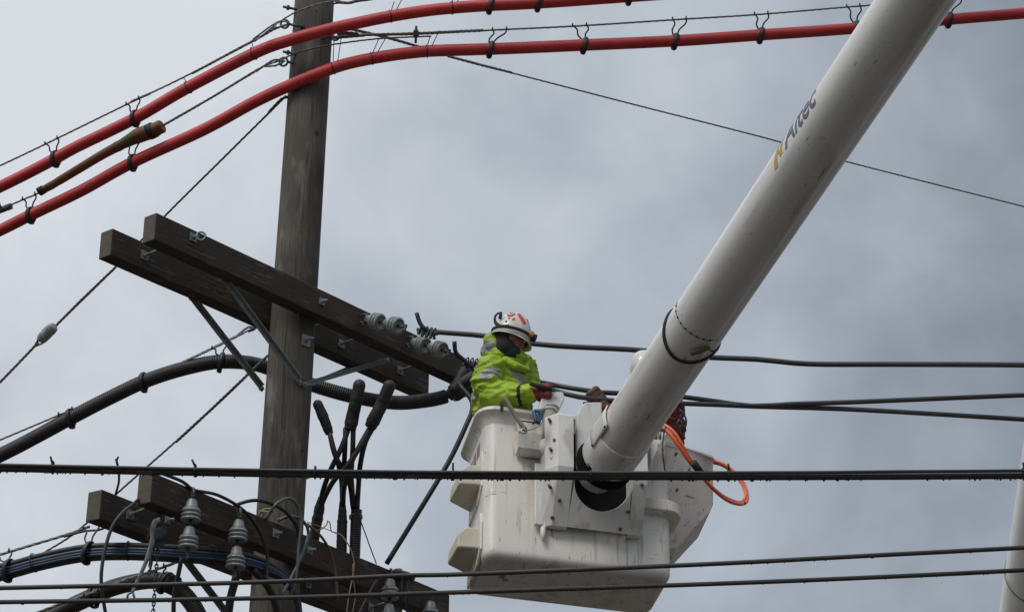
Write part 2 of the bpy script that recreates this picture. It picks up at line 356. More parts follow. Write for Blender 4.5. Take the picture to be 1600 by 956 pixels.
class Arm:
    def __init__(s, z, ang, s0, s1, side, lab):
        s.z, s.a = z, ang; s.d = V((cos(ang), sin(ang), 0)); s.n = V((-sin(ang), cos(ang), 0))     # n points away from the camera
        s.off = side*(pole_r(z)-0.02+AW/2)
        s.c = pole_at(z)+s.n*s.off
        W = Matrix.Translation(s.c) @ Matrix.Rotation(ang, 4, 'Z')
        mb = MB(); k = 24; vs = []
        for i in range(k+1):
            t = s0+(s1-s0)*i/k
            wob = 0.003*noise.noise(V((t*1.3, z, side)))
            for (y, zz) in ((-AW/2, -AH/2), (AW/2, -AH/2), (AW/2, AH/2), (-AW/2, AH/2)):
                q = V((t, y+wob+0.002*noise.noise(V((t*4, y*20, zz*20+z))), zz+wob*1.5-0.003*(t-0)**2*0.5))
                vs.append(W @ q)
        fs = [(i*4+j, (i+1)*4+j, (i+1)*4+(j+1) % 4, i*4+(j+1) % 4) for i in range(k) for j in range(4)]
        mb.add(vs, fs, False, 0); o_ = len(mb.v)-len(vs)
        mb.f += [(o_, o_+1, o_+2, o_+3)[::1], (o_+k*4+3, o_+k*4+2, o_+k*4+1, o_+k*4)]; mb.sm += [False]*2; mb.mi += [1, 1]
        s.o = obj('crossarm', mb, ['arm', 'armend'], pole, W, bevel=0.008, seg=2, label=lab)
    def front(s, u, v, off=0.0): return hit(u, v, s.c-s.n*(AW/2+off), s.n)
    def pt(s, t, y=0, z=0): return s.c+s.d*t+s.n*y+V((0, 0, z))
UF = Arm(7.4219, 0.8898, -1.5044, 1.56, -1, 'upper crossarm on the near side of the pole')
UR = Arm(7.4269-0.0145, 0.8898, -1.5318, 1.5784, 1, 'upper crossarm on the far side of the pole')
LF = Arm(5.6802, 0.9806, -1.4891, 1.6024, -1, 'lower crossarm on the near side of the pole')
LR = Arm(5.6852-0.048, 0.9806, -1.5065, 1.58, 1, 'lower crossarm on the far side of the pole')

def washer(arm, u, v, size=0.028, eye=False):
    p = arm.front(u, v, 0.004); mb = MB()
    mb.box(p, arm.d*size, arm.n*0.004, V((0, 0, size))); mb.lathe(p-arm.n*0.002, -arm.n, [(0, 0.014), (0.016, 0.014)], 6, False)
    mb.tube([p, p-arm.n*0.05], 0.008, 8)
    if eye:
        mb.torus(p-arm.n*0.055+arm.d*0.015, (arm.n+arm.d*0.9), 0.028, 0.007)
    obj('bolt_washer', mb, 'galv', arm.o, WM[arm.o.name])
washer(UF, 302, 371, eye=True); washer(UF, 503, 471, 0.024)
washer(LF, 431, 833, 0.028); washer(LF, 484, 859, 0.024); washer(LF, 262, 812, 0.02)
def spacer(armF, armR, t):
    mb = MB(); a = armR.pt(t, -AW/2-0.003); b = armF.pt(t, AW/2)
    mb.tube([a, b], 0.008, 8); mb.box(a, armR.d*0.03, armR.n*0.004, V((0, 0, 0.03))); mb.lathe(a, -armR.n, [(0, 0.015), (0.018, 0.015)], 6, False)
    obj('spacer_bolt', mb, 'galv', armR.o, WM[armR.o.name])
for t in (-1.25, 0.28, 0.62, 1.25): spacer(UF, UR, t)
for t in (-1.25, 0.5, 1.2): spacer(LF, LR, t)

def brace(p0, p1, nrm, w=0.017):
    # steel angle brace with flattened ends
    d = (p1-p0).normalized(); s_ = d.cross(nrm).normalized(); n_ = s_.cross(d).normalized()
    mb = MB(); c = (p0+p1)/2; h = (p1-p0)/2
    mb.box(c, h, s_*w, n_*0.003); mb.box(c+s_*(w-0.003)-n_*(w*0.9), h*0.93, s_*0.003, n_*w*0.86)
    for q in (p0+d*0.02, p1-d*0.02): mb.lathe(q, n_*-1, [(-0.01, 0.012), (0.016, 0.012)], 6, False); mb.lathe(q, n_, [(-0.01, 0.012), (0.016, 0.012)], 6, False)
    return obj('brace', mb, 'galv', pole)
def pole_surf(u, v, off=0.012, back=False):
    r = ray(u, v); best = None
    q = pole_at(7); o2 = V((CAM.x-q.x, CAM.y-q.y)); d2 = V((r.x, r.y)); rr = pole_r(7)+off
    A = d2.dot(d2); B = 2*o2.dot(d2); Cc = o2.dot(o2)-rr*rr; disc = max(0, B*B-4*A*Cc)
    t = (-B+(sqrt(disc) if back else -sqrt(disc)))/(2*A); return CAM+r*t
brace(UF.front(345, 431, -AW-0.006), pole_surf(470, 600), UF.n)
brace(pole_surf(474, 601, 0.02), UF.front(607, 562, -AW-0.14), UF.n)
brace(hit(296, 462, UR.pt(0, AW/2+0.008), UR.n), hit(411, 610, pole_at(6.9)+UR.n*0.16, UR.n), UR.n)
brace(hit(478, 603, pole_at(6.9)+UR.n*0.13, UR.n), hit(556, 571, UR.pt(0, AW/2+0.01), UR.n), UR.n)
brace(hit(276, 860, LR.pt(0, -AW/2-0.006), LR.n), hit(392, 1010, pole_at(5.1)+LR.n*0.15, LR.n), LR.n)
# through-bolt plate on the pole
p = pole_surf(478, 532, 0.006); nn_ = (p-pole_at(p.z)).normalized(); nn_.z = 0
mb = MB(); sx = nn_.cross(V((0, 0, 1)))
mb.box(p, sx*0.034, nn_*0.005, V((0, 0, 0.04))); mb.lathe(p, nn_, [(0, 0.017), (0.022, 0.017)], 6, False); mb.tube([p, p+nn_*0.075], 0.009, 8)
obj('bolt_plate', mb, 'galv', pole)
for (u, v) in ((449, 14), (449, 84), (513, 60)):
    mb = MB()
    q = pole_surf(max(458, min(515, u)), v, 0.0); dd = V((-1 if u < 500 else 1, -0.35, 0)).normalized()
    mb.tube([q-dd*0.1, q+dd*0.075], 0.01, 8); mb.lathe(q+dd*0.03, dd, [(0, 0.02), (0.016, 0.02)], 6, False)
    obj('through_bolt', mb, 'galvd', pole)

# ------------------------------------------------------------------ insulators
def insulator_proto():
    r = thing('insulator_string', (0, 0, 0), '', 'insulator', 'two-bell porcelain insulator strings')
    mb = MB(); mb.tube([V((0.03*cos(t), 0, 0.01+0.036*sin(t))) for t in [i*pi/8 for i in range(-1, 10)]], 0.0085, 8)
    mb.tube([(-0.045, 0, -0.012), (0.045, 0, -0.012)], 0.0075, 8)
    mb.lathe((-0.045, 0, -0.012), (1, 0, 0), [(0, 0.014), (0.012, 0.014)], 6, False)
    obj('shackle', mb, 'galvd', r)
    for k in range(2):
        z0 = -0.02-0.172*k
        b = MB(); b.lathe((0, 0, z0), (0, 0, -1), [(0, 0.016), (0.012, 0.030), (0.05, 0.037), (0.062, 0.046)], 16)
        c = obj('bell_cap', b, 'galv', r)
        p_ = [(0.058, 0.030), (0.060, 0.050)]
        for j in range(3):
            h = 0.066+0.026*j; rr = 0.0535+0.001*j
            p_ += [(h, rr-0.012), (h+0.004, rr), (h+0.009, rr+0.006), (h+0.014, rr+0.006), (h+0.018, rr-0.001), (h+0.021, rr-0.014)]
        p_ += [(0.141, 0.055), (0.136, 0.035), (0.125, 0.03)]
        b = MB(); b.lathe((0, 0, z0), (0, 0, -1), p_, 28); obj('porcelain_bell', b, 'porc', r)
        b = MB(); b.tube([(0, 0, z0-0.12), (0, 0, z0-0.178)], 0.011, 10); b.ball((0, 0, z0-0.17), 0.015)
        b.box((0, 0, z0-0.19), (0.022, 0, 0), (0, 0.006, 0), (0, 0, 0.016))
        obj('pin', b, 'galvd', r)
    return r
ins = insulator_proto()
d1 = (P(664, 517, 14.95)-P(574, 498, 15.3))
spots = [(UF.front(569, 498, 0.03), d1, 'insulator string nearest the pole on the upper near crossarm, holding the topmost wire'),
         (UF.front(641, 533, 0.03), P(733, 559, 15.2)-P(641, 533, 15.6), 'insulator string at the far end of the upper crossarm, just left of the lime jacket'),
         (LF.front(301, 774, 0.06), V((-0.012, 0, -1)), 'insulator string hanging nearest the left tip of the lower crossarm, right of the lever hoist'),
         (LF.front(374, 806, 0.06), V((-0.008, 0, -1)), 'insulator string hanging beside the left edge of the pole on the lower crossarm'),
         (LF.front(610, 899, 0.06), V((0, 0, -1)), 'insulator string in shadow on the lower crossarm, below the cut end of the black hose'),
         (LF.front(673, 934, 0.06), V((0, 0, -1)), 'insulator string at the right tip of the lower crossarm, lowest in view')]
for i, (p, d, lab) in enumerate(spots):
    W = frame(p, -V(d), (0.35, -1, 0.1) if i > 1 else (0, 0, 1))
    o = ins if i == 0 else copy_tree(ins, W)
    o.matrix_world = W; WM[o.name] = W; o['label'] = lab
# fix the prototype's stored world matrix for children
# ------------------------------------------------------------------ wires behind the bucket
wd = [(640, 15.3), (740, 14.75), (850, 14.5), (1600, 14.3)]
path = cr(px([(676, 518), (700, 520), (760, 525), (835, 537), (900, 542), (985, 546), (1050, 552), (1100, 558), (1180, 561), (1240, 567), (1290, 569), (1400, 569), (1600, 570), (1900, 574)], wd), 0.12)
mb = MB(); mb.tube(path, 0.0185, 10)
line1 = obj('power_line', mb, 'wire', label='dark wire running right from the upper insulators behind the white helmet', cat='power line', group='wires strung off the upper crossarm')
e1 = d1.normalized()
def clamp(p, d, parent_group, lab, tail):
    d = V(d).normalized(); up = V((0, 0, 1)); s_ = d.cross(up).normalized(); up = s_.cross(d)
    r = thing('strain_clamp', p, lab, 'clamp', parent_group)
    b = MB(); b.tube([p-d*0.07, p+d*0.12], 0.013, 10); b.box(p+d*0.02-up*0.012, d*0.075, s_*0.014, up*0.014)
    obj('clamp_body', b, 'galvd', r)
    for k in (-0.03, 0.01, 0.05, 0.085):
        b = MB(); q = p+d*k
        b.tube([q-s_*0.02-up*0.035, q-s_*0.018+up*0.015, q+up*0.034, q+s_*0.018+up*0.015, q+s_*0.02-up*0.035], 0.006, 6)
        b.lathe(q-s_*0.02-up*0.04, up, [(0, 0.012), (0.013, 0.012)], 6, False); b.lathe(q+s_*0.02-up*0.04, up, [(0, 0.012), (0.013, 0.012)], 6, False)
        obj('u_bolt', b, 'galvd', r)
    b = MB(); b.tube(cr(tail, 0.02), 0.0155, 10); obj('cable_tail', b, 'black', r)
    return r
clamp(P(664, 517, 14.95), e1, 'wire clamps on the upper insulators', 'bolted clamp with upright cable tail left of the white helmet',
      [P(678, 520, 14.95), P(664, 514, 14.93), P(656, 504, 14.95), P(651, 489, 14.97)])
clamp(P(735, 566, 15.15), V((1, -0.6, -0.35)), 'wire clamps on the upper insulators', 'bolted clamp with upright cable tail against the back of the lime jacket',
      [P(740, 575, 15.1), P(722, 560, 15.1), P(712, 550, 15.1), P(710, 533, 15.1)])
mb = MB(); mb.tube(cr(px([(740, 590, 15.3), (790, 600, 14.9), (838, 597, 14.35), (880, 604, 14.1), (940, 613, 14.06), (1000, 615, 14.1), (1060, 619, 14.15), (1120, 627, 14.2), (1175, 634, 14.2), (1240, 631, 14.25), (1330, 628, 14.3), (1600, 617, 14.4), (1900, 606, 14.5)], wd), 0.1), 0.0165, 10)
obj('power_line', mb, 'wire', label='wire from the workers\' hands ending higher at the right edge, of the crossing pair', cat='power line', group='wires strung off the upper crossarm')
mb = MB(); mb.tube(cr(px([(742, 600, 15.3), (790, 606, 14.9), (838, 602, 14.3), (870, 611, 14.05), (905, 620, 13.98), (960, 626, 14.0), (1010, 628, 14.05), (1060, 630, 14.12), (1120, 632, 14.15), (1190, 635, 14.24), (1300, 638, 14.3), (1400, 643, 14.3), (1600, 655, 14.4), (1900, 674, 14.5)], wd), 0.1), 0.0165, 10)
obj('power_line', mb, 'wire', label='wire from the workers\' hands ending lower at the right edge, of the crossing pair', cat='power line', group='wires strung off the upper crossarm')

# ------------------------------------------------------------------ red ducts and their messenger strands
dA = [(-300, 16.2), (0, 15.9), (300, 15.55), (457, 15.32), (525, 15.30), (700, 15.4), (1600, 16.6), (2000, 17)]
Apts = [(-260, 405), (-100, 337), (0, 292), (79, 252), (119, 230), (211, 185), (294, 137), (401, 82), (457, 62), (520, 45), (560, 36), (610, 26), (660, 18), (706, 13), (760, 9), (841, 5), (983, -5), (1200, -20), (1600, -50)]
Bpts = [(-260, 478), (-100, 407), (0, 360), (48, 336), (127, 298), (207, 254), (318, 203), (397, 160), (457, 132), (520, 107), (560, 96), (610, 87), (660, 81), (700, 79), (766, 77), (841, 74), (908, 71), (1060, 64), (1188, 55), (1331, 45), (1482, 31), (1600, 21), (1900, -5)]
pathA = cr(px(Apts, dA), 0.03); pathB = cr(px(Bpts, dA), 0.03)
RD = 0.0435
mb = MB(); corrugated(mb, pathA, RD, 0.0125, 0.0022, 18); obj('red_duct', mb, 'red', label='upper red corrugated duct curving past the pole top', cat='cable duct', group='red corrugated ducts')
mb = MB(); corrugated(mb, pathB, RD, 0.0125, 0.0022, 18); obj('red_duct', mb, 'red', label='lower red corrugated duct crossing the pole and running behind the white boom', cat='cable duct', group='red corrugated ducts')
def nearest(path, u, v):
    best = None
    for i, p in enumerate(path):
        r = ray(u, v); q = p-CAM; d = (q-r*q.dot(r)).length
        if best is None or d < best[0]: best = (d, i)
    i = best[1]; return path[i], (path[min(i+1, len(path)-1)]-path[max(0, i-1)]).normalized()
def strand(name, pts, dt, lab, mat='strand', r=0.0075, pitch=0.11, grp='steel messenger strands', cat='steel strand'):
    p_ = cr(px(pts, dt), 0.1); b = MB(); twisted(b, p_, r, pitch)
    o = obj(name, b, mat, label=lab, cat=cat, group=grp); return o, p_
dS = [(a, b-0.01) for a, b in dA]
oM1, pM1 = strand('messenger_strand', [(-260, 378), (-100, 305), (0, 259), (78, 222), (205, 160), (285, 122), (400, 62), (430, 45), (450, 38)], dS, 'strand above the upper red duct at upper left, ending at the pole')
oM1b, _ = strand('tie_wire', [(398, 65), (432, 38), (457, 22), (490, 9), (530, 0), (640, -18)], [(398, 15.3), (457, 15.36), (530, 15.3), (640, 15.4)], 'thin strand passing across the front of the pole above both red ducts', r=0.0065, grp='strands crossing the pole face')
oM2, pM2 = strand('messenger_strand', [(-260, 445), (-100, 375), (0, 328), (43, 309), (70, 297), (160, 244), (250, 199), (330, 153), (415, 102), (445, 96)], dS, 'strand above the lower red duct, running through the orange-brown cover')
oM2b, _ = strand('tie_wire', [(420, 101), (440, 94), (460, 84), (490, 76), (520, 70), (590, 61), (674, 57)], [(420, 15.33), (457, 15.38), (520, 15.36), (700, 15.4)], 'thin strand crossing the pole between the two red ducts', r=0.0065, grp='strands crossing the pole face')
oM3, pM3 = strand('messenger_strand', [(520, 58), (548, 55), (600, 55), (650, 53), (720, 50), (779, 47), (904, 41), (1060, 31), (1188, 23), (1357, 9), (1600, -8), (1900, -30)], [(520, 15.5), (650, 15.42), (2000, 17)], 'pale strand above the lower red duct right of the pole', mat='strandlight')
oG1, pG1 = strand('guy_wire', [(520, 40), (560, 48), (656, 74), (700, 88), (760, 104), (1000, 166), (1200, 217), (1320, 252), (1600, 323), (1800, 374)], [(520, 15.7), (700, 15.9), (1800, 18)], 'long thin wire falling from the pole to the right edge behind the boom', r=0.0068, grp='thin guy wires')
# preformed grips: extra thick wrapped lengths, parts of their strand
def grip(parent, path_pts, dt, r=0.013, mat='strand', name='preformed_grip'):
    b = MB(); twisted(b, cr(px(path_pts, dt), 0.03), r, 0.07); obj(name, b, mat, parent, WM[parent.name])
grip(oM1, [(300, 115), (360, 83), (405, 59), (432, 43)], dS, 0.011)
grip(oM1, [(395, 62), (425, 40), (440, 33), (452, 38), (440, 42), (415, 52)], dS, 0.007)
grip(oM1, [(205, 159), (235, 146)], dS, 0.011)
grip(oM2, [(255, 196), (330, 153), (400, 111)], dS, 0.010)
grip(oM2, [(400, 112), (428, 94), (445, 96), (430, 103), (412, 104)], dS, 0.008)
grip(oM3, [(527, 53), (545, 52), (560, 54)], [(520, 15.35), (600, 15.4)], 0.014)
grip(oM3, [(524, 60), (545, 58), (570, 56)], [(520, 15.35), (600, 15.4)], 0.01)
grip(oM3, [(560, 55), (650, 53), (755, 48)], [(520, 15.4), (800, 15.45)], 0.013, 'strandlight')
grip(oG1, [(540, 44), (600, 58), (656, 74), (680, 81)], [(540, 15.5), (700, 15.8)], 0.012)
grip(oG1, [(700, 88), (760, 104), (800, 114)], [(700, 15.9), (800, 16.0)], 0.011)
oM0, _ = strand('messenger_strand', [(520, 6), (545, 4), (580, 0), (640, -9), (1000, -40)], [(520, 15.5), (1600, 16.5)], 'twisted strand leaving the pole at the very top of the view')
grip(oM0, [(524, 3), (545, 5), (560, 1), (585, -2)], [(520, 15.5), (600, 15.5)], 0.013)
# clamp knob on the pale strand
mb = MB(); q = P(650, 53, 15.4); tdir = (P(660, 53, 15.4)-q).normalized()
mb.lathe(q-tdir*0.02, tdir, [(0, 0.018), (0.008, 0.032), (0.032, 0.032), (0.04, 0.018)], 6, False); mb.tube([q+V((0, 0, 0.06)), q-V((0, 0, 0.075))], 0.009, 8)
obj('strand_clamp', mb, 'galvd', label='small dark clamp on the pale strand right of the pole top', cat='clamp')
# eye bolts on pole for strands
def eye(u, v, d, dx, lab):
    r = thing('eye_bolt', P(u, v, d), lab, 'eye bolt', 'eye bolts on the pole')
    b = MB(); q = P(u, v, d); b.torus(q, (0.2, 1, 0.3), 0.03, 0.008); b.tube([q+V((dx*0.03, 0, 0)), q+V((dx*0.14, 0.04, 0))], 0.01, 8)
    obj('eye', b, 'galvd', r)
eye(445, 38, 15.5, 1, 'eye bolt where the upper left strand meets the pole')
eye(443, 97, 15.45, 1, 'eye bolt where the lower left strand meets the pole')
eye(524, 57, 15.5, -1, 'eye bolt on the right side of the pole between the red ducts')

# hangers: hook over the strand, strap round the duct
def hanger(ps, pd, rd, lab, grp, second=True, mat='black'):
    r = thing('cable_hanger', ps[0], lab, 'cable hanger', grp)
    (S0, tS), (D0, tD) = ps, pd
    b = MB(); mid = S0.lerp(D0, 0.5); up = V((0, 0, 1))
    def hook(s0, e0, kink):
        side = (s0-CAM).normalized()
        pts = [s0-side*0.012-V((0, 0, 0.004)), s0-side*0.014+V((0, 0, 0.012)), s0+V((0, 0, 0.022)), s0+side*0.014+V((0, 0, 0.010)), s0.lerp(e0, 0.25)+tS*kink, s0.lerp(e0, 0.6)-tS*kink*0.4, e0]
        return cr(pts, 0.01)
    b.tube(hook(S0-tS*0.045, D0-tD*0.01+up*rd*0.9, 0.016), 0.0058, 6)
    b2 = MB(); b2.tube(hook(S0+tS*0.06, D0+tD*0.015+up*rd*0.9, 0.016), 0.0058, 6)
    if second: obj('hook', b, 'galvd' if mat != 'black' else 'black', r); obj('hook', b2, 'black', r)
    else: obj('hook', b, 'black', r)
    c = MB()
    a = (up-tD*up.dot(tD)).normalized(); bb = tD.cross(a); n = 26; ring = []
    for i in range(n):
        th = 2*pi*i/n; ex = 1.0+(0.35 if cos(th) < -0.8 else 0.0)*0.6
        ring.append(D0+(a*cos(th)+bb*sin(th))*(rd+0.007)*ex+tD*(0.018*cos(th)))
    c.tube(ring, 0.009, 8, closed=True, up0=tD, flat=2.0)
    obj('strap', c, 'black', r)
    return r
def hang(pathS, pathD, us, vs_, ud, vd, lab, grp='black hangers on the red ducts', rd=RD, second=True):
    return hanger(nearest(pathS, us, vs_), nearest(pathD, ud, vd), rd, lab, grp, second)
hang(pM1, pathA, 76, 223, 84, 250, 'hanger on the upper red duct nearest the left edge')
hang(pM1, pathA, 204, 160, 211, 185, 'hanger on the upper red duct, straight above the orange-brown cover')
hang(pM2, pathB, 42, 309, 49, 335, 'hanger on the lower red duct nearest the left edge')
hang(pM2, pathB, 205, 226, 209, 253, 'hanger on the lower red duct under the thick end of the orange-brown cover')
for i, (u, v, ud, vd, lab) in enumerate([(768, 47, 766, 77, 'first hanger on the lower red duct right of the pole'), (911, 40, 911, 71, 'second hanger on the lower red duct right of the pole'), (1056, 31, 1057, 64, 'third hanger on the lower red duct, midway between pole and boom'), (1190, 23, 1188, 55, 'hanger on the lower red duct, second left of the boom'), (1343, 10, 1338, 44, 'hanger on the lower red duct partly hidden by the left edge of the boom'), (1493, -1, 1484, 31, 'hanger on the lower red duct just right of the boom')]):
    hang(pM3, pathB, u, v, ud, vd, lab)
stA = cr(px([(600, -10), (800, -28), (1100, -48)], dS), 0.1)
mbx = MB(); twisted(mbx, stA, 0.0075, 0.11)
obj('messenger_strand', mbx, 'strand', label='strand carrying the upper red duct above the top edge', cat='steel strand', group='steel messenger strands')
for (u, lab) in ((765, 'hanger on the upper red duct at the top edge, the left one of three'), (843, 'hanger on the upper red duct at the top edge, the middle one of three'), (983, 'hanger where the upper red duct leaves the top edge')):
    p, t = nearest(pathA, u, 3); s_, t2 = nearest(stA, u, -30); hanger((s_, t2), (p, t), RD, lab, 'black hangers on the red ducts')
# thin wire ties
def tie(u0, v0, u1, v1, path, rd, lab, dS0=None, loose=True):
    p, t = nearest(path, u1, v1); d_ = depth(p)
    b = MB(); a = P(u0, v0, d_); b.tube([a, p+V((0, 0, rd*0.7))], 0.0032, 5)
    if loose: b.tube([a+V((0.05, 0, 0.01)), p+V((0.03, 0, rd*0.7))], 0.0032, 5); b.tube([a+V((0.05, 0, 0.01)), a+V((0.062, 0, 0.05))], 0.003, 5)
    b.torus(p, t, rd+0.003, 0.0035, 20, 5)
    obj('wire_tie', b, 'black', label=lab, cat='wire tie', group='thin wire ties on the red ducts')
tie(286, 121, 294, 138, pathA, RD, 'thin tie on the upper red duct, far left of the pole', loose=False)
tie(393, 66, 399, 84, pathA, RD, 'thin tie on the upper red duct just left of the pole', loose=False)
tie(616, 3, 610, 27, pathA, RD, 'forked thin tie on the upper red duct right of the pole')
tie(708, -3, 706, 13, pathA, RD, 'thin tie on the upper red duct near the top edge')
tie(522, 62, 522, 106, pathB, RD, 'long thin tie at the right edge of the pole on the lower red duct')
tie(592, 61, 584, 91, pathB, RD, 'slanting thin tie on the lower red duct where the two strands cross')
tie(672, 57, 666, 81, pathB, RD, 'slanting thin tie on the lower red duct right of the strand clamp')

# orange-brown line cover with flared end
cv = thing('line_cover', P(150, 250, 15.5), 'faded orange-brown line cover with flared end on the lower left strand', 'line cover')
mb = MB(); pp = []; rr = []
for (u, v, r) in ((63, 299, 0.030), (80, 290, 0.034), (120, 266, 0.036), (160, 242, 0.038), (190, 226, 0.042), (205, 218, 0.052), (215, 213, 0.062), (228, 208, 0.064), (238, 205, 0.061), (252, 198, 0.058), (254, 197, 0.05)):
    pp.append(P(u, v, lerp_tab(dA, u)-0.02)); rr.append(r)
P2 = cr(pp, 0.02)
def rad_at(q):
    i = min(range(len(pp)), key=lambda k: (pp[k]-q).length); j = i+1 if i+1 < len(pp) and (i == 0 or (pp[i+1]-q).length < (pp[i-1]-q).length) else max(0, i-1)
    a, b = (pp[i]-q).length, (pp[j]-q).length; return (rr[i]*b+rr[j]*a)/(a+b+1e-9)
mb.tube(P2, [rad_at(q) for q in P2], 16, flat=0.82); obj('cover_sleeve', mb, 'orangered', cv, bevel=0)
for pr in (((232, 207), (241, 203), 0.066), ((61, 300), (68, 296), 0.037)):
    mb = MB(); a, b = P(*pr[0], 15.54), P(*pr[1], 15.52); a = P(*pr[0], lerp_tab(dA, pr[0][0])-0.02); b = P(*pr[1], lerp_tab(dA, pr[1][0])-0.02)
    mb.tube([a, b], pr[2], 16, flat=0.84); obj('tape_band', mb, 'blackm', cv)
mb = MB(); a, b = P(-14, 334, 15.9), P(18, 322, 15.88); mb.tube([a, b], 0.026, 6); mb.tube([P(2, 326, 15.85), P(-2, 316, 15.85)], 0.008, 6)
obj('splice_sleeve', mb, 'galvd', label='grey metal splice sleeve on the strand at the left edge', cat='splice')

# ------------------------------------------------------------------ guy wires at the left
g2d = [(-200, 17.0), (0, 16.4), (447, 15.4)]
oG2, pG2 = strand('guy_wire', [(-120, 714), (0, 597), (60, 535)], g2d, 'guy wire below the white egg insulator at the left', r=0.0085, grp='thin guy wires')
o_, _ = strand('guy_wire', [(88, 508), (180, 418), (263, 332), (350, 246), (447, 150)], g2d, 'guy wire from the pole down behind the upper crossarm tips to the egg insulator', r=0.0085, grp='thin guy wires')
grip(o_, [(88, 508), (130, 466), (180, 418)], g2d, 0.0115); grip(o_, [(420, 176), (440, 155), (449, 152)], g2d, 0.012)
grip(oG2, [(0, 597), (30, 566), (56, 538), (62, 524), (72, 512), (82, 514)], g2d, 0.011)
grip(oG2, [(52, 542), (70, 534), (84, 520), (86, 512)], g2d, 0.008)
eg = thing('egg_insulator', P(74, 520, 16.2), 'white egg insulator in the guy wire at the left edge of the view', 'insulator')
ax = (P(86, 509, 16.17)-P(62, 532, 16.23)).normalized()
mb = MB(); mb.lathe(P(74, 520, 16.18)-ax*0.085, ax, [(0, 0.03), (0.012, 0.038), (0.05, 0.045), (0.07, 0.037), (0.1, 0.037), (0.12, 0.045), (0.158, 0.038), (0.17, 0.026)], 20)
obj('egg_body', mb, 'porc', eg)
g3d = [(-100, 16.6), (60, 16.2), (420, 15.1)]
oG3, pG3 = strand('guy_wire', [(-100, 945), (0, 905), (60, 868), (120, 830), (180, 773), (232, 727), (330, 640), (420, 554)], g3d, 'guy wire from the middle of the pole down to the lower left corner', r=0.0085, grp='thin guy wires')
grip(oG3, [(275, 690), (340, 630), (400, 573), (418, 556)], g3d, 0.012)

# ------------------------------------------------------------------ black duct behind the pole with its strand
dC = [(-200, 15.5), (0, 15.35), (340, 15.25), (430, 15.45), (500, 15.5), (600, 15.5), (700, 15.62), (760, 15.7)]
Cpts = [(-200, 808), (0, 711), (60, 680), (110, 653), (170, 622), (230, 594), (290, 575), (345, 565), (400, 569), (450, 587), (500, 605), (560, 621), (620, 629), (670, 625), (700, 618), (735, 606)]
pathC = cr(px(Cpts, dC), 0.03)
cutR = min(range(len(pathC)), key=lambda i: (pathC[i]-P(704, 617, 15.62)).length)
mb = MB(); corrugated(mb, pathC[:cutR], 0.052, 0.016, 0.003, 18)
cduct = obj('black_duct', mb, 'duct', label='thick black corrugated duct rising from the left edge and passing behind the pole', cat='cable duct')
mb = MB(); rs = [0.055+0.014*noise.noise(V((i*0.6, 0, 0))) for i in range(len(pathC)-cutR)]
mb.tube(pathC[cutR:], rs, 12); mb.tube(cr(px([(700, 620, 15.5), (712, 605, 15.5), (722, 585, 15.55), (735, 575, 15.6)], dC), 0.03), [0.042+0.02*noise.noise(V((i*0.7, 2, 0))) for i in range(len(cr(px([(700, 620, 15.5), (712, 605, 15.5), (722, 585, 15.55), (735, 575, 15.6)], dC), 0.03)))], 12)
mb.tube(cr(px([(705, 612, 15.4), (728, 596, 15.4), (742, 588, 15.4)], dC), 0.03), 0.045, 12)
obj('taped_joint', mb, 'blackm', cduct)
oM5, pM5 = strand('messenger_strand', [(-200, 770), (0, 687), (100, 645), (160, 620), (220, 596), (340, 541), (398, 511)], [(a, b-0.01) for a, b in dC], 'strand above the thick black duct, left of the pole')
grip(oM5, [(120, 637), (170, 616), (215, 598)], dC, 0.012); grip(oM5, [(215, 597), (300, 559), (380, 520)], dC, 0.011, 'strandlight')
grip(oM5, [(372, 523), (388, 511), (400, 513), (388, 518)], dC, 0.009)
hang(pM5, pathC, 103, 644, 112, 652, 'hanger on the thick black duct, lowest at the left', 'hangers on the thick black duct', 0.052)
hang(pM5, pathC, 210, 600, 226, 596, 'hanger on the thick black duct at the end of the strand grip', 'hangers on the thick black duct', 0.052)
hang(pM5, pathC, 338, 542, 346, 565, 'hanger on the crest of the thick black duct left of the brace', 'hangers on the thick black duct', 0.052)
# hanging hose with cut end
mb = MB(); hp = cr(px([(716, 600, 15.3), (735, 622, 15.2), (738, 640, 15.0), (728, 665, 14.9), (706, 712, 14.8), (680, 757, 14.7), (640, 822, 14.6), (604, 880, 14.5)], dC), 0.05)
mb.tube(hp, 0.0175, 12); obj('hanging_hose', mb, 'black', label='black hose hanging down left of the bucket with a cut lower end', cat='hose')

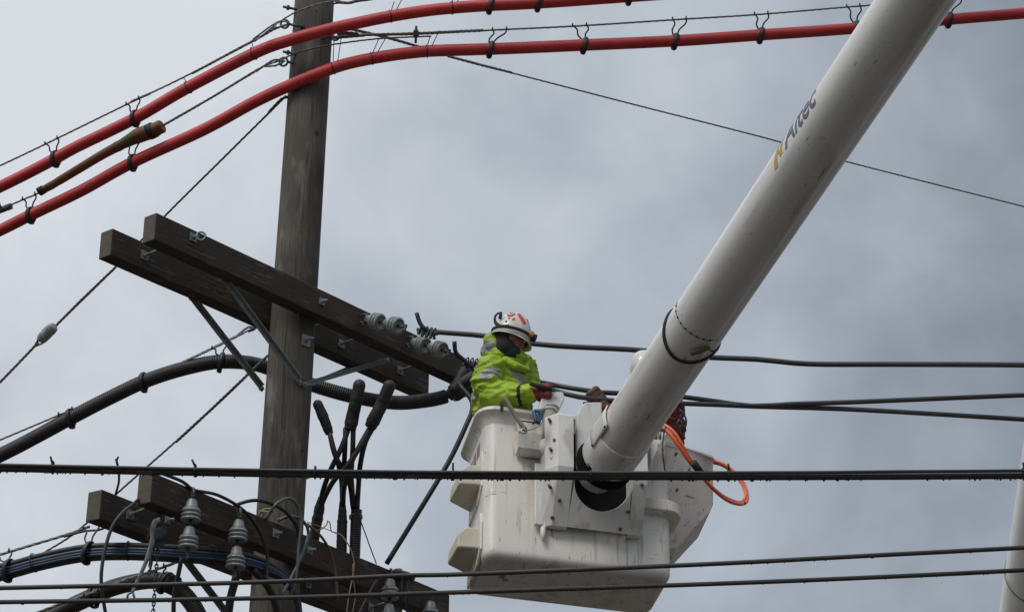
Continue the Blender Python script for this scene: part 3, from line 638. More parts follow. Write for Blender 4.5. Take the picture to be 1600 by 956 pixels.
# ------------------------------------------------------------------ cable terminations by the pole
def sleeve(pts, rads, name, mat, parent):
    q = cr(px(pts, [(0, 14.4)]), 0.008); n = len(q); r_ = []
    for i in range(n):
        t = i/(n-1)*(len(rads)-1); k = min(int(t), len(rads)-2); r_.append((rads[k]*(1-(t-k))+rads[k+1]*(t-k))*(1+0.10*noise.noise(V((i*0.3, rads[0]*300, 0)))))
    if name == 'splice_head':                        # rounded shrink-cap end
        R_ = max(rads)*0.92
        for i in range(n):
            d_ = (q[i]-q[0]).length
            if d_ < R_: r_[i] = max(0.004, R_*sqrt(max(0, 1-(1-d_/R_)**2)))
            elif d_ < 0.13: r_[i] = max(r_[i], R_)
    b = MB(); b.tube(q, r_, 14); obj(name, b, mat, parent)
sp = [('taped splice nearest the pole, the short leaning one', [(493, 625, 14.45), (499, 637, 14.45), (507, 656, 14.45), (515, 678, 14.45)], (0.006, 0.027, 0.035, 0.037, 0.037, 0.035, 0.033, 0.026), [[(515, 676, 14.45), (521, 700, 14.45), (530, 730, 14.5), (534, 755, 14.55), (535, 790, 14.6)], [(515, 676, 14.44), (524, 712, 14.4), (545, 750, 14.5), (552, 795, 14.6)]]),
      ('upright taped splice with rounded head, middle one of three', [(562, 592, 14.4), (561, 604, 14.4), (556, 628, 14.4), (551, 650, 14.42), (547, 670, 14.42)], (0.008, 0.034, 0.041, 0.043, 0.043, 0.046, 0.045, 0.040), [[(545, 668, 14.42), (533, 700, 14.4), (516, 735, 14.45), (505, 765, 14.55), (501, 785, 14.6)], [(540, 668, 14.42), (539, 700, 14.42), (537, 740, 14.5), (535, 785, 14.6)], [(552, 668, 14.42), (551, 705, 14.42), (549, 745, 14.5), (553, 795, 14.6)]]),
      ('right-leaning taped splice with rounded head, rightmost of three', [(612, 594, 14.35), (607, 606, 14.35), (597, 630, 14.37), (588, 648, 14.37), (579, 666, 14.4)], (0.008, 0.034, 0.041, 0.043, 0.043, 0.046, 0.045, 0.040), [[(581, 664, 14.4), (566, 692, 14.38), (545, 724, 14.38), (522, 750, 14.42), (508, 775, 14.56), (502, 790, 14.6)], [(584, 666, 14.4), (571, 690, 14.4), (563, 725, 14.45), (560, 760, 14.55), (558, 795, 14.6)], [(578, 668, 14.42), (560, 700, 14.42), (548, 725, 14.42), (538, 760, 14.5), (536, 788, 14.6)]])]
for lab, hd, rads, cabs in sp:
    r = thing('cable_splice', P(hd[-1][0], hd[-1][1], hd[-1][2]), lab, 'cable splice', 'taped cable splices beside the pole')
    sleeve(hd, rads, 'splice_head', 'blackm', r)
    for c in cabs: b = MB(); b.tube(cr(px(c, None), 0.03), 0.0178, 10); obj('cable', b, 'cable', r)
for lab, pts, rad, kind in (('short taped cable sleeve nearest the pole behind the lower crossarm', [(502, 776), (498, 800), (493, 826), (490, 850)], (0.02, 0.036, 0.037, 0.035, 0.034), 0), ('middle taped cable sleeve behind the lower crossarm', [(535, 782), (535, 805), (534, 840), (533, 900)], (0.02, 0.034, 0.036, 0.036, 0.035), 0), ('ribbed black riser tied with pale twine behind the lower crossarm', [(557, 796), (556, 820), (554, 870), (551, 930)], (0.037,)*4, 1)):
    pts = [(u, v, 14.62-(v-780)*0.0012) for u, v in pts]
    if kind == 0:
        r = thing('cable_sleeve', P(*pts[0]), lab, 'cable sleeve', 'taped cable sleeves'); sleeve(pts, rad, 'sleeve', 'blackm', r)
    else:
        b = MB(); corrugated(b, cr([P(*p) for p in pts], 0.03), 0.038, 0.012, 0.003, 16); o = obj('riser_duct', b, 'duct', label=lab, cat='cable duct')
        b = MB()
        for dv in (0, 3): q = P(556, 806+dv, 14.6); b.torus(q, (P(556, 800, 14.62)-P(556, 820, 14.58)), 0.042, 0.005)
        obj('twine_wrap', b, 'twine', o, WM[o.name])
# pale twine knot strung between the sleeves and over the crossarm
mb = MB(); fr = lambda u, v: LF.front(u, v, 0.02)
mb.tube(cr([P(480, 820, 14.2), P(497, 828, 14.35), P(510, 820, 14.4), P(512, 813, 14.4), P(516, 818, 14.4), P(518, 830, 14.4), P(530, 833, 14.4), P(543, 848, 14.35), fr(552, 870), fr(553, 890), fr(546, 925), fr(541, 960)], 0.03), 0.0042, 6)
mb.tube(cr([fr(552, 880), fr(551, 900), fr(555, 930), fr(549, 965)], 0.03), 0.0035, 6)
mb.tube(cr([P(480, 815, 14.25), P(505, 824, 14.3), P(530, 835, 14.35)], 0.03), 0.003, 6)
obj('twine', mb, 'twine', label='pale twine knotted between the cable sleeves and trailing down the lower crossarm', cat='twine')
mb = MB(); mb.tube([P(563, 812, 14.55), P(575, 845, 14.7), P(588, 880, 14.85)], 0.004, 6)
obj('dark_cord', mb, 'blackm', label='thin dark cord from the ribbed riser down to the lower crossarm', cat='cord')
mb = MB(); mb.tube(cr([P(404, 803, 13.75), P(415, 794, 13.72), P(428, 796, 13.72), P(422, 800, 13.7), P(406, 798, 13.7), P(412, 803, 13.72), P(400, 812, 13.8)], 0.02), 0.006, 6)
obj('twine', mb, 'twine', label='loop of pale twine round the left of the pole above the lower crossarm', cat='twine')

# ------------------------------------------------------------------ loops of cable round the lower crossarm
ff = lambda u, v, o=0.03: LF.front(u, v, o)
def loopc(pts, r, mat, lab, name='cable_loop', grp='cable loops on the lower crossarm'):
    b = MB(); b.tube(cr(pts, 0.03), r, 10); return obj(name, b, mat, label=lab, cat='cable', group=grp)
loopc([ff(235, 768, -0.14), ff(220, 777, -0.13), ff(207, 788, -0.02), ff(190, 802, 0.08), ff(173, 828, 0.06), ff(162, 868, 0.05), ff(158, 905, 0.05), ff(162, 940, 0.05), ff(170, 985, 0.05)], 0.0105, 'black', 'thin black cable curving down from the lower crossarm tip at the far left')
loopc([ff(250, 738, -0.05), ff(285, 752, 0.0), ff(303, 765, 0.02), ff(340, 773, 0.04), ff(377, 794, 0.05), ff(400, 820, 0.05), ff(412, 845, 0.05), ff(418, 870, 0.05), ff(416, 910, 0.05)], 0.0105, 'black', 'black cable arching over the lower crossarm between the two hanging insulators')
loopc([ff(366, 790, -0.08), ff(385, 783, 0.0), ff(409, 782, 0.05), ff(439, 794, 0.07), ff(459, 814, 0.07), ff(467, 838, 0.07), ff(466, 880, 0.06), ff(450, 920, 0.05)], 0.0115, 'black', 'black cable arching across the pole just above the lower crossarm')
loopc([ff(414, 812, 0.0), ff(432, 787, 0.09), ff(452, 778, 0.10), ff(466, 792, 0.10), ff(471, 819, 0.10), ff(467, 848, 0.09), ff(464, 890, 0.08), ff(455, 930, 0.05)], 0.0105, 'grey', 'grey cable in a narrow tall loop in front of the pole')
loopc([ff(433, 813, 0.0), ff(454, 806, 0.06), ff(475, 815, 0.08), ff(482, 832, 0.08), ff(475, 858, 0.08), ff(461, 890, 0.07), ff(440, 930, 0.05)], 0.011, 'grey', 'grey cable in a small loop right of the pole above the lower crossarm')
loopc([ff(480, 818, 0.0), ff(502, 838, 0.03), ff(516, 862, 0.03), ff(524, 893, 0.03), ff(528, 940, 0.03)], 0.009, 'rust', 'rust-brown cable curving down the face of the lower crossarm')
mb = MB(); mb.tube(cr([P(180, 774, 13.6), P(186, 750, 13.6), P(184, 728, 13.6), P(181, 716, 13.6)], 0.02), 0.008, 8); mb.tube([P(182, 720, 13.6), P(185, 713, 13.6)], 0.006, 6)
obj('wire_end', mb, 'black', label='short upright wire end with frayed tip behind the lower crossarm tip', cat='wire')

# cable bundle with blue cables, its strand and hangers
dD = [(-200, 13.6), (0, 13.35), (250, 13.15), (330, 13.3), (470, 13.75)]
def zdep(u): return lerp_tab(dD, u)
bund = None
base = [(-180, 935), (0, 893), (60, 877), (130, 863), (200, 860), (280, 864), (350, 869), (400, 880), (440, 898), (462, 925), (470, 975)]
def off_path(dv, dd): return [P(u, v+dv*(1.0 if u < 420 else 0.6)+0.0, zdep(u)+dd) for u, v in base]
bund = thing('cable_bundle', P(200, 860, 13.2), 'bundle of black and blue cables sweeping from the left edge across the lower crossarms', 'cable bundle')
for k, (dv, dd, r, m_) in enumerate([(-9, 0.0, 0.017, 'cablebrown'), (-3, -0.02, 0.011, 'blue'), (2, -0.03, 0.013, 'black'), (5, -0.035, 0.010, 'blue'), (9, 0.0, 0.021, 'cablebrown'), (10, 0.04, 0.02, 'black'), (-5, 0.04, 0.02, 'black')]):
    b = MB(); b.tube(cr(off_path(dv, dd), 0.05), r, 10); obj('cable', b, m_, bund)
dbun = cr(off_path(0, 0.0), 0.03)
for u in (50, 199, 330):
    q, t = nearest(dbun, u, 870); b = MB(); b.torus(q, t, 0.058, 0.004, 24, 5); obj('wrap_tie', b, 'black', bund)
oM6, pM6 = strand('messenger_strand', [(-150, 912), (0, 866), (60, 848), (110, 833), (140, 822)], [(-200, 13.75), (200, 13.45)], 'strand above the cable bundle at the lower left', mat='strandlight', r=0.010)
loopc([P(100, 838, 13.5), P(134, 829, 13.48), P(152, 828, 13.45), P(166, 823, 13.45), P(172, 815, 13.5)], 0.007, 'black', 'short wire from the strand to the underside of the lower rear crossarm tip')
for (u, v, ud, vd, lab) in ((7, 864, 9, 890, 'hanger on the cable bundle at the left edge'), (134, 826, 134, 863, 'hanger on the cable bundle at its crest')):
    hang(pM6, dbun, u, v, ud, vd, lab, 'hangers on the cable bundle', 0.052)
# lower black elbow duct
dE = [(0, 13.9), (330, 13.5)]
pathE = cr(px([(20, 1000), (90, 958), (140, 933), (185, 915), (235, 906), (265, 911), (288, 928), (308, 956), (325, 1000)], dE), 0.03)
mb = MB(); corrugated(mb, pathE, 0.054, 0.014, 0.003, 18)
ed = obj('black_duct', mb, 'duct', label='black ribbed duct elbow at the bottom edge below the lever hoist', cat='cable duct')
q, t = nearest(pathE, 268, 912); b = MB(); b.tube([q-t*0.05, q+t*0.05], 0.064, 18); obj('coupling', b, 'black', ed, WM[ed.name])
oM7, pM7 = strand('messenger_strand', [(-60, 1010), (60, 956), (140, 927), (200, 904), (240, 891), (292, 872)], [(0, 13.8), (300, 13.45)], 'pale strand rising past the lever hoist to the lower crossarm', mat='strandlight', r=0.0105)
hang(pM7, pathE, 143, 926, 150, 930, 'hanger on the ribbed elbow duct at the bottom left', 'hangers on the elbow duct', 0.054)
hang(pM7, pathE, 268, 882, 258, 906, 'hanger on the ribbed elbow duct beside the chains', 'hangers on the elbow duct', 0.054, second=False)
for pts, r, lab in (([(284, 870), (279, 895), (272, 930), (271, 980)], 0.014, 'black cable dropping from the bundle to the bottom edge, nearer the chains'), ([(372, 885), (368, 905), (360, 935), (354, 985)], 0.026, 'thick black cable dropping below the second insulator to the bottom edge'),
                    ([(395, 890), (418, 915), (432, 950), (436, 990)], 0.024, 'thick black cable bending down in front of the lower pole')):
    loopc([P(u, v, zdep(u)-0.05) for u, v in pts], r, 'black', lab, 'drop_cable', 'cables dropping out of the lower edge')

# ------------------------------------------------------------------ lever hoist with chains
hd_ = 12.95
hoist = thing('chain_hoist', P(243, 830, hd_), 'lever chain hoist with long pale handle hanging from the lower crossarm tip', 'chain hoist')
mb = MB(); nv = (CAM-P(243, 830, hd_)).normalized()
poly = [P(u, v, hd_) for u, v in ((236, 816), (246, 811), (258, 815), (262, 832), (258, 850), (248, 857), (238, 848), (233, 832))]
mb.prism(poly, nv*0.05); mb.lathe(P(248, 833, hd_)+nv*0.05, nv, [(0, 0.045), (0.02, 0.042), (0.026, 0.02)], 18)
obj('hoist_body', mb, 'galvd', hoist, bevel=0.006)
mb = MB(); hp = [P(u, v, hd_-0.07) for u, v in ((250, 812), (243, 814), (239, 826), (238, 845), (230, 872), (220, 896), (211, 916), (206, 926))]
mb.tube(cr(hp, 0.02), [0.018-0.008*i/(len(cr(hp, 0.02))-1) for i in range(len(cr(hp, 0.02)))], 10, flat=0.5, up0=nv); obj('handle', mb, 'alloy', hoist)
mb = MB(); mb.tube(cr([P(252, 818, hd_), P(257, 806, hd_), P(250, 800, hd_+0.03), P(246, 806, hd_)], 0.015), 0.009, 8); obj('top_hook', mb, 'galvd', hoist)
mb = MB(); mb.tube(cr([P(206, 925, hd_-0.07), P(200, 928, hd_-0.07), P(199, 934, hd_-0.07)], 0.01), 0.007, 8); mb.tube(cr([P(208, 926, hd_-0.07), P(210, 934, hd_-0.07)], 0.01), 0.007, 8); obj('handle_fork', mb, 'galv', hoist)
def chain(a, b, mb, size=0.030):
    d = b-a; n = int(d.length/(size*0.75)); d.normalize(); s1 = d.cross(nv).normalized(); s2 = nv
    for i in range(n):
        c = a+d*(i+0.5)*size*0.75; side = s1 if i % 2 else s2; pts = []
        for k in range(10): th = 2*pi*k/10; pts.append(c+d*(cos(th)*size*0.55)+side*(sin(th)*size*0.30))
        mb.tube(pts, 0.0042, 5, closed=True)
for a, b in (((247, 852), (239, 960)), ((240, 850), (232, 902)), ((236, 820), (232, 845)), ((235, 846), (236, 890))):
    mb = MB(); chain(P(*a, hd_-0.01), P(*b, hd_-0.01), mb); obj('chain', mb, 'galvd', hoist)

# metal bracket and clutter above the right insulators on the lower crossarm
mb = MB(); q = LF.front(622, 905, 0.03)
mb.tube(cr([LF.pt(1.0, -0.06, 0.09)+V((0, 0, 0.02)), LF.front(618, 893, 0.03), LF.front(635, 897, 0.04), LF.front(645, 903, 0.04)], 0.02), 0.022, 10)
obj('cable_clamp', mb, 'galvd', label='dark clamp over the top edge of the lower crossarm near its right end', cat='clamp')
for (u, du, lab) in ((627, 1, 'left of two bolts beside the shaded insulator'), (635, 2, 'right of two bolts beside the shaded insulator')):
    mb = MB(); mb.tube([LF.front(u, 903, 0.03), LF.front(u, 940, 0.03)], 0.009, 8); mb.lathe(LF.front(u, 904, 0.03), (0, 0, 1), [(0, 0.016), (0.015, 0.016)], 6, False)
    obj('long_bolt', mb, 'galvd', label=lab, cat='bolt', group='long bolts on the lower crossarm')
for pts, r, m_, lab in (([(560, 960), (575, 930), (590, 905), (603, 905)], 0.010, 'black', 'dark wire curving up to the shaded insulator on the lower crossarm'), ([(640, 920), (632, 940), (640, 965)], 0.008, 'black', 'dark wire hanging right of the shaded insulator')):
    loopc([LF.front(u, v, 0.08) for u, v in pts], r, m_, lab, 'jumper_wire', 'jumper wires on the lower crossarm')

# ------------------------------------------------------------------ foreground lines
def fg(pts, d, r, lab, mat='cablebrown'):
    p_ = cr([P(u, v, d) for u, v in pts], 0.1); b = MB(); b.tube(p_, r, 12); return obj('service_cable', b, mat, label=lab, cat='cable', group='cables crossing in front of the bucket'), p_
o2, p2 = fg([(-250, 924), (0, 918), (400, 909), (620, 899), (740, 896), (1100, 881), (1350, 868), (1600, 855), (1900, 838)], 11.6, 0.0128, 'upper of the two thin cables crossing in front of the bucket bottom')
o3, p3 = fg([(-250, 943), (0, 940), (400, 934), (740, 924), (1100, 912), (1350, 902), (1600, 890), (1900, 872)], 11.6, 0.0128, 'lower of the two thin cables crossing in front of the bucket bottom')
o1, p1 = fg([(-250, 729), (0, 732), (400, 740), (800, 744), (1200, 745), (1600, 743), (1900, 739)], 11.4, 0.0175, 'thick lashed cable crossing the whole view in front of the bucket', 'cable')
mb = MB(); tb_ = cr([P(u, v, 11.38) for u, v in [(-250, 722), (0, 726), (400, 734), (800, 738), (1200, 738), (1400, 736.5), (1600, 735), (1900, 731)]], 0.1); mb.tube(tb_, 0.0095, 8); obj('lashing_strand', mb, 'cablebrown', o1, WM[o1.name])
for u in (80, 290, 502, 706, 930, 1067, 1153, 1594):
    q, t = nearest(p1, u, 740); b = MB(); b.torus(q+V((0, 0, 0.012)), t, 0.032, 0.0055, 16, 6)
    if u in (80, 290, 706, 930, 1153, 1594): b.tube([q+V((0, -0.03, 0.03)), q+V((random.uniform(-.02, .01), -0.035, 0.062))], 0.006, 6)
    obj('lashing_tie', b, 'black', o1, WM[o1.name])
mb = MB()
for i in range(190):
    k_ = random.randrange(len(p1)-1); q = p1[k_].lerp(p1[k_+1], random.random()); rd = random.uniform(0.003, 0.006); mb.ball(q-V((0, 0, 0.0175+rd*0.4)), rd, 6, 4, sc=(1, 1, 1.3))
dr = obj('water_drops', mb, 'cable', o1, WM[o1.name], kind='stuff')
for (pp_, c, o_) in ((p2, 30, o2), (p3, 36, o3)):
    mb = MB()
    for i in range(c): k_ = random.randrange(len(pp_)-1); q = pp_[k_].lerp(pp_[k_+1], random.random()); mb.ball(q-V((0, 0, 0.0135)), random.uniform(0.0025, 0.0045), 6, 4)
    obj('water_drops', mb, 'cable', o_, WM[o_.name], kind='stuff')

# ------------------------------------------------------------------ aerial lift: bucket frame
qb = [0.2177, -0.2161, 0.0456, -0.157, 12.7456, 5.4587]
BL, BD, BH, LIP = 1.2305, 0.573, 1.0549, 0.057
BW = Matrix.Translation(V(qb[3:6])) @ Matrix.Rotation(qb[0], 4, 'Z') @ Matrix.Rotation(qb[1], 4, 'X') @ Matrix.Rotation(qb[2], 4, 'Y')
BR = BW.to_3x3(); bx, by, bz = BR.col[0].copy(), BR.col[1].copy(), BR.col[2].copy()
def B(x, y, z): return BW @ V((x, y, z))
def Bp(u, v, y):                                  # point of the bucket-frame plane y=const seen at a pixel, in bucket coordinates
    return BW.inverted() @ hit(u, v, B(0, y, 0), by)
lift = thing('aerial_lift', (3.6, 6.0, 0), 'white two-person bucket lift with its thick boom coming down from the upper right', 'bucket lift')
def rrect(L0, L1, D0, D1, r, z, n=7):
    o = []
    for cx, cy, a0 in ((L1-r, D1-r, 0), (L0+r, D1-r, 90), (L0+r, D0+r, 180), (L1-r, D0+r, 270)):
        for i in range(n): th = radians(a0+90*i/(n-1)); o.append(B(cx+r*cos(th), cy+r*sin(th), z))
    return o
def loft(mb, rings, smooth=True, capend=True, capstart=True):
    n = len(rings[0]); vs = [p for r in rings for p in r]
    mb.add(vs, [(i*n+j, i*n+(j+1) % n, (i+1)*n+(j+1) % n, (i+1)*n+j) for i in range(len(rings)-1) for j in range(n)], smooth)
    if capstart: mb.add(rings[0], [tuple(reversed(range(n)))])
    if capend: mb.add(rings[-1], [tuple(range(n))])
R3 = []
tp = 0.012
for k in range(6):
    a = radians(90*k/5); ins_ = 0.05*(1-sin(a)); zz = 0.05*(1-cos(a)); R3.append(rrect(ins_+tp, BL-ins_-tp, ins_+tp, BD-ins_-tp, max(0.03, 0.085-ins_), zz))
for z in (0.1, 0.4, 0.7, 0.92): k = tp*(1-z/BH); R3.append(rrect(k, BL-k, k, BD-k, 0.085, z))
R3.append(rrect(0, BL, 0, BD, 0.085, BH-0.10))
# inner wall back down
R4 = [rrect(0.0, BL, 0.0, BD, 0.085, BH-0.10), rrect(0.012, BL-0.012, 0.012, BD-0.012, 0.08, BH-0.10), rrect(0.03, BL-0.03, 0.03, BD-0.03, 0.07, 0.03)]
mb = MB(); loft(mb, R3, True, False, True); bucket = obj('bucket', mb, 'white', lift, BW, label='white fibreglass bucket body')
mb = MB(); rg = [list(r) for r in R4[1:]]; loft(mb, rg, True, True, False); obj('bucket_liner', mb, 'liner', bucket, BW)
R5 = [rrect(0.001, BL-0.001, 0.001, BD-0.001, 0.084, BH-0.102), rrect(-0.010, BL+0.010, -0.010, BD+0.010, 0.092, BH-0.075), rrect(-0.030, BL+0.030, -0.030, BD+0.030, 0.11, BH-0.045), rrect(-LIP+0.004, BL+LIP-0.004, -LIP+0.004, BD+LIP-0.004, 0.13, BH-0.03),
      rrect(-LIP, BL+LIP, -LIP, BD+LIP, 0.13, BH-0.026), rrect(-LIP, BL+LIP, -LIP, BD+LIP, 0.13, BH-0.004), rrect(-LIP+0.004, BL+LIP-0.004, -LIP+0.004, BD+LIP-0.004, 0.13, BH), rrect(0.008, BL-0.008, 0.008, BD-0.008, 0.085, BH), rrect(0.013, BL-0.013, 0.013, BD-0.013, 0.08, BH-0.1)]
mb = MB(); loft(mb, R5[:4], True, False, False); loft(mb, R5[3:], False, False, False); obj('lip', mb, 'white', bucket, BW)
# moulded steps on the left side
for (z0, z1) in ((Bp(750, 777, 0.1).z-0.005, Bp(750, 717, 0.1).z), (Bp(750, 879, 0.1).z+0.005, Bp(750, 820, 0.1).z)):
    h = z1-z0; zb = z0+0.1
    y0, y1, xo = 0.10, 0.44, -0.135
    zt = zb+0.145
    vs = [(0.02, y0, zb), (xo, y0+0.02, zb), (xo, y0+0.015, zt-0.05), (xo+0.05, y0+0.01, zt), (0.02, y0, zt),
          (0.02, y1, zb-0.02), (xo-0.02, y1-0.10, zb-0.01), (xo-0.02, y1-0.12, zt-0.08), (xo+0.05, y1-0.03, zt), (0.02, y1, zt)]
    vs = [B(*p) for p in vs]; n = 5
    fs = [(0, 1, 2, 3, 4), (9, 8, 7, 6, 5)]+[(i, n+i, n+(i+1) % n, (i+1) % n) for i in range(n)]
    b = MB().add(vs, fs); st = obj('step', b, 'cream', bucket, BW, bevel=0.012, seg=3)
    b = MB(); b.prism([B(0.012, y, z) for y, z in ((y0-0.03, zb-0.02), (y0-0.035, zt+0.02), (y0-0.01, zt+0.10), (y1, zt+0.10), (y1+0.02, zb-0.10), (y0+0.06, zb-0.09))], -bx*0.016)
    obj('step_flange', b, 'white', st, BW, bevel=0.004)
# decal on the left side face
for k, (y0, y1) in enumerate(((0.15, 0.24), (0.26, 0.35), (0.37, 0.45))):
    b = MB(); b.box(B(-0.0015, (y0+y1)/2, 0.83), bx*0.0015, by*(y1-y0)/2*0.92, bz*0.065); obj('decal_panel', b, 'decal', bucket, BW)
b = MB(); b.box(B(0.000, 0.30, 0.83), bx*0.0012, by*0.18, bz*0.08); obj('decal_backing', b, 'stickwhite', bucket, BW)
# rounded ledge round the right front corner
zl0, zl1 = Bp(1040, 793, -0.08).z, Bp(1040, 777, -0.08).z
xr1_ = Bp(1012, 700, -0.235).x
def ledge_ring(ext, z, r=0.12):
    o = []; x0, x1, y0, y1 = xr1_-0.03, BL+0.06+ext, -0.062-ext, 0.20
    o.append(B(x0, 0.03, z)); o.append(B(x0, y0, z))
    for i in range(9): th = radians(-90+90*i/8); o.append(B(x1-r+r*cos(th), y0+r+r*sin(th), z))
    o.append(B(x1, y1, z)); o.append(B(BL-0.1, y1, z)); return o
b = MB(); loft(b, [ledge_ring(-0.03, zl0-0.012), ledge_ring(-0.004, zl0-0.004), ledge_ring(0.0, zl0), ledge_ring(0.0, zl1-0.006), ledge_ring(-0.006, zl1)], False); obj('side_ledge', b, 'white', bucket, BW, bevel=0.005)
# side locker behind the right edge
fpoly = [P(1040, 690, 13.95), P(1080, 703, 14.02), P(1112.5, 713, 14.1), P(1114.5, 716, 14.1), P(1114.5, 787, 14.05), P(1109, 800, 14.03), P(1056, 857, 13.9), P(1040, 857, 13.86)]
b = MB(); b.prism(fpoly, by*0.34+bx*0.02); lk = obj('side_locker', b, 'white', bucket, BW, bevel=0.012, seg=3)
b = MB(); b.prism([P(1040, 688, 13.94), P(1113, 711, 14.08), P(1117, 716, 14.08), P(1117, 718.5, 14.08), P(1112, 717, 14.08), P(1040, 695, 13.94)], by*0.36); obj('locker_rim', b, 'white', lk, BW, bevel=0.003)
for (u, v) in ((1057, 708), (1058, 765)):
    q = P(u, v, 13.94); b = MB(); b.lathe(q, -by, [(-0.02, 0.009), (0.012, 0.008)], 8, False); obj('locker_bolt', b, 'rust', lk, BW)

# ------------------------------------------------------------------ mounting bracket on the bucket front
br = []
YF = -0.235
def bp3(u, v, y): q = Bp(u, v, y); return V((q.x, y, q.z))
tl = bp3(874, 643, YF); tr = bp3(896, 643, YF); ml = bp3(875, 731, YF); mr = bp3(897, 737, YF)
ll = bp3(853, 812, -0.03)
xa, xb_, xr0, xr1 = tl.x-0.075, tr.x, bp3(990, 700, YF).x, bp3(1012, 700, YF).x
ztop, zmid = tl.z, ml.z; zlow = bp3(900, 828, -0.03).z
def cheek(x0, x1, cham, name='bracket_cheek'):
    # front post: vertical face down to zmid, then sloping back under to the bucket wall
    prof = [(-0.01, ztop), (YF+0.015, ztop), (YF, ztop-0.02), (YF, zmid+0.02), (YF+0.02, zmid-0.03), (-0.055, zlow), (-0.01, zlow)]
    poly0 = [B(x0, y, z) for y, z in prof]
    vs0 = [B(x0, min(y+cham, -0.008) if (y < -0.05) else y, z) for y, z in prof]
    vs1 = [B(x0+cham*0.9, y, z) for y, z in prof]; vs2 = [B(x1, y, z) for y, z in prof]; n = len(prof)
    b = MB(); b.add(vs0+vs1+vs2, [(k*n+i, k*n+(i+1) % n, (k+1)*n+(i+1) % n, (k+1)*n+i)[::-1] for k in range(2) for i in range(n)]+[tuple(range(n)), tuple(reversed(range(2*n, 3*n)))])
    return b
brk = obj('mounting_bracket', cheek(xa, xb_, 0.075), 'bracket', lift, BW, bevel=0.008, seg=3, label='white painted steel bracket joining boom and bucket')
ck = obj('bracket_cheek', cheek(xr0, xr1, 0.0), 'bracket', brk, BW, bevel=0.006)
# sloping lower panel with a round opening
xm0, xm1 = xb_-0.004, xr0+0.004; ya, za, yb_, zb_ = YF+0.022, zmid-0.035, -0.055, zlow+0.002
n = 48; cxm = (xm0+xm1)/2; opening = []
slope = V((0, yb_-ya, zb_-za)); SL = slope.length; su = slope/SL
zc = Bp(934, 763, -0.17)
cs = 0.02; R_h = 0.182; b = MB(); vs = []; W_ = xm1-xm0
cx_l = W_*0.5; 
outer = []; inner = []
for i in range(n+1):                              # half ring of the opening, open at the top edge
    th = pi+pi*i/n; x = cx_l+R_h*cos(th)*1.0; y = cs+R_h*sin(th)*-0.95
    x = max(0.002, min(W_-0.002, x)); inner.append((x, y))
    t = i/n; outer.append((W_*t, SL))
def sl(x, s_, dn=0.0): q = V((xm0+x, ya, za))+su*s_; nn = V((0, -su.z, su.y)); return B(q.x, q.y-nn.y*dn, q.z-nn.z*dn)
nn = V((0, -su.z, su.y));
if nn.y > 0: nn = -nn
def sl(x, s_, dn=0.0): q = V((xm0+x, ya, za))+su*s_+nn*dn; return B(q.x, q.y, q.z)
v0 = [sl(*p) for p in inner]+[sl(*p) for p in outer]; m_ = n+1
v1 = [sl(p[0], p[1], -0.03) for p in inner]+[sl(p[0], p[1], -0.03) for p in outer]
fs = [(i, i+1, m_+i+1, m_+i) for i in range(n)]; fs += [tuple(reversed([k+2*m_ for k in f])) for f in fs]; fs += [(i+1, i, 2*m_+i, 2*m_+i+1) for i in range(n)]
b.add(v0+v1, fs); obj('lower_panel', b, 'bracket', brk, BW)
# near-black board behind the opening: the cavity's shade put into its colour
b = MB(); b.box(B(cxm, -0.028, (ztop+zlow)/2+0.03), bx*(W_/2+0.02), by*0.012, bz*((ztop-zlow)/2-0.05)); obj('cavity_shade', b, 'dark', brk, BW)
for (u, v, y) in ((862, 655, YF+0.02), (870, 687, YF+0.015), (864, 701, YF+0.02), (862, 758, -0.19), (869, 741, YF+0.03)):
    q = bp3(u, v, y); b = MB(); b.lathe(B(q.x, q.y+0.03, q.z), -by-bx*0.6, [(0, 0.011), (0.036, 0.010)], 8, False); obj('bracket_bolt', b, 'rust', brk, BW)
def slope_pt(u, v):
    nw = (BR @ nn).normalized(); return hit(u, v, sl(0, 0.1), nw), nw
for (u, v) in ((874, 781), (863, 808), (981, 799), (969, 826), (1003, 757)):
    q, nw = slope_pt(u, v); b = MB(); b.lathe(q-nw*0.012, nw, [(0, 0.013), (0.018, 0.012), (0.026, 0.006)], 8, False); obj('bracket_bolt', b, 'rust', brk, BW)
# side flange to the left of the cheek, and drain posts below
b = MB(); b.box(B(xa-0.008, -0.028, (zmid+zlow)/2+0.07), bx*0.028, by*0.016, bz*((zmid-zlow)/2+0.07)+V((0,0,0))); obj('flange', b, 'bracket', brk, BW, bevel=0.006)
for (u, x_) in ((849, 0), (975, 1)):
    q = bp3(u, 828, -0.03); b = MB(); b.lathe(B(q.x, -0.022, q.z+0.08), -bz, [(0, 0.02), (0.10, 0.018), (0.15, 0.008)], 12); obj('drain_post', b, 'white', brk, BW)
# pump cylinder left of the cheek
q0, q1 = bp3(860, 640, -0.12), bp3(855, 695, -0.12)
cy = obj('lift_cylinder', MB().lathe(B(*q0), BR @ (q1-q0), [(0, 0.042), ((q1-q0).length, 0.040)], 20), 'greenpipe', brk, BW)
ax_ = (BR @ (q1-q0)).normalized()
b = MB(); b.lathe(B(*q1)-ax_*0.02, ax_, [(0, 0.046), (0.05, 0.048), (0.075, 0.04), (0.09, 0.02)], 18); b.torus(B(*q0)+ax_*0.01, ax_, 0.044, 0.008); obj('cylinder_cap', b, 'bracket', cy, BW)
fl = [bp3(u, v, -0.09) for u, v in ((846, 617), (877, 620), (879, 630), (872, 645), (866, 640), (852, 640), (846, 646), (838, 648))]
b = MB(); b.prism([B(*q) for q in fl], -by*0.06); obj('cylinder_head', b, 'bracket', brk, BW, bevel=0.008)

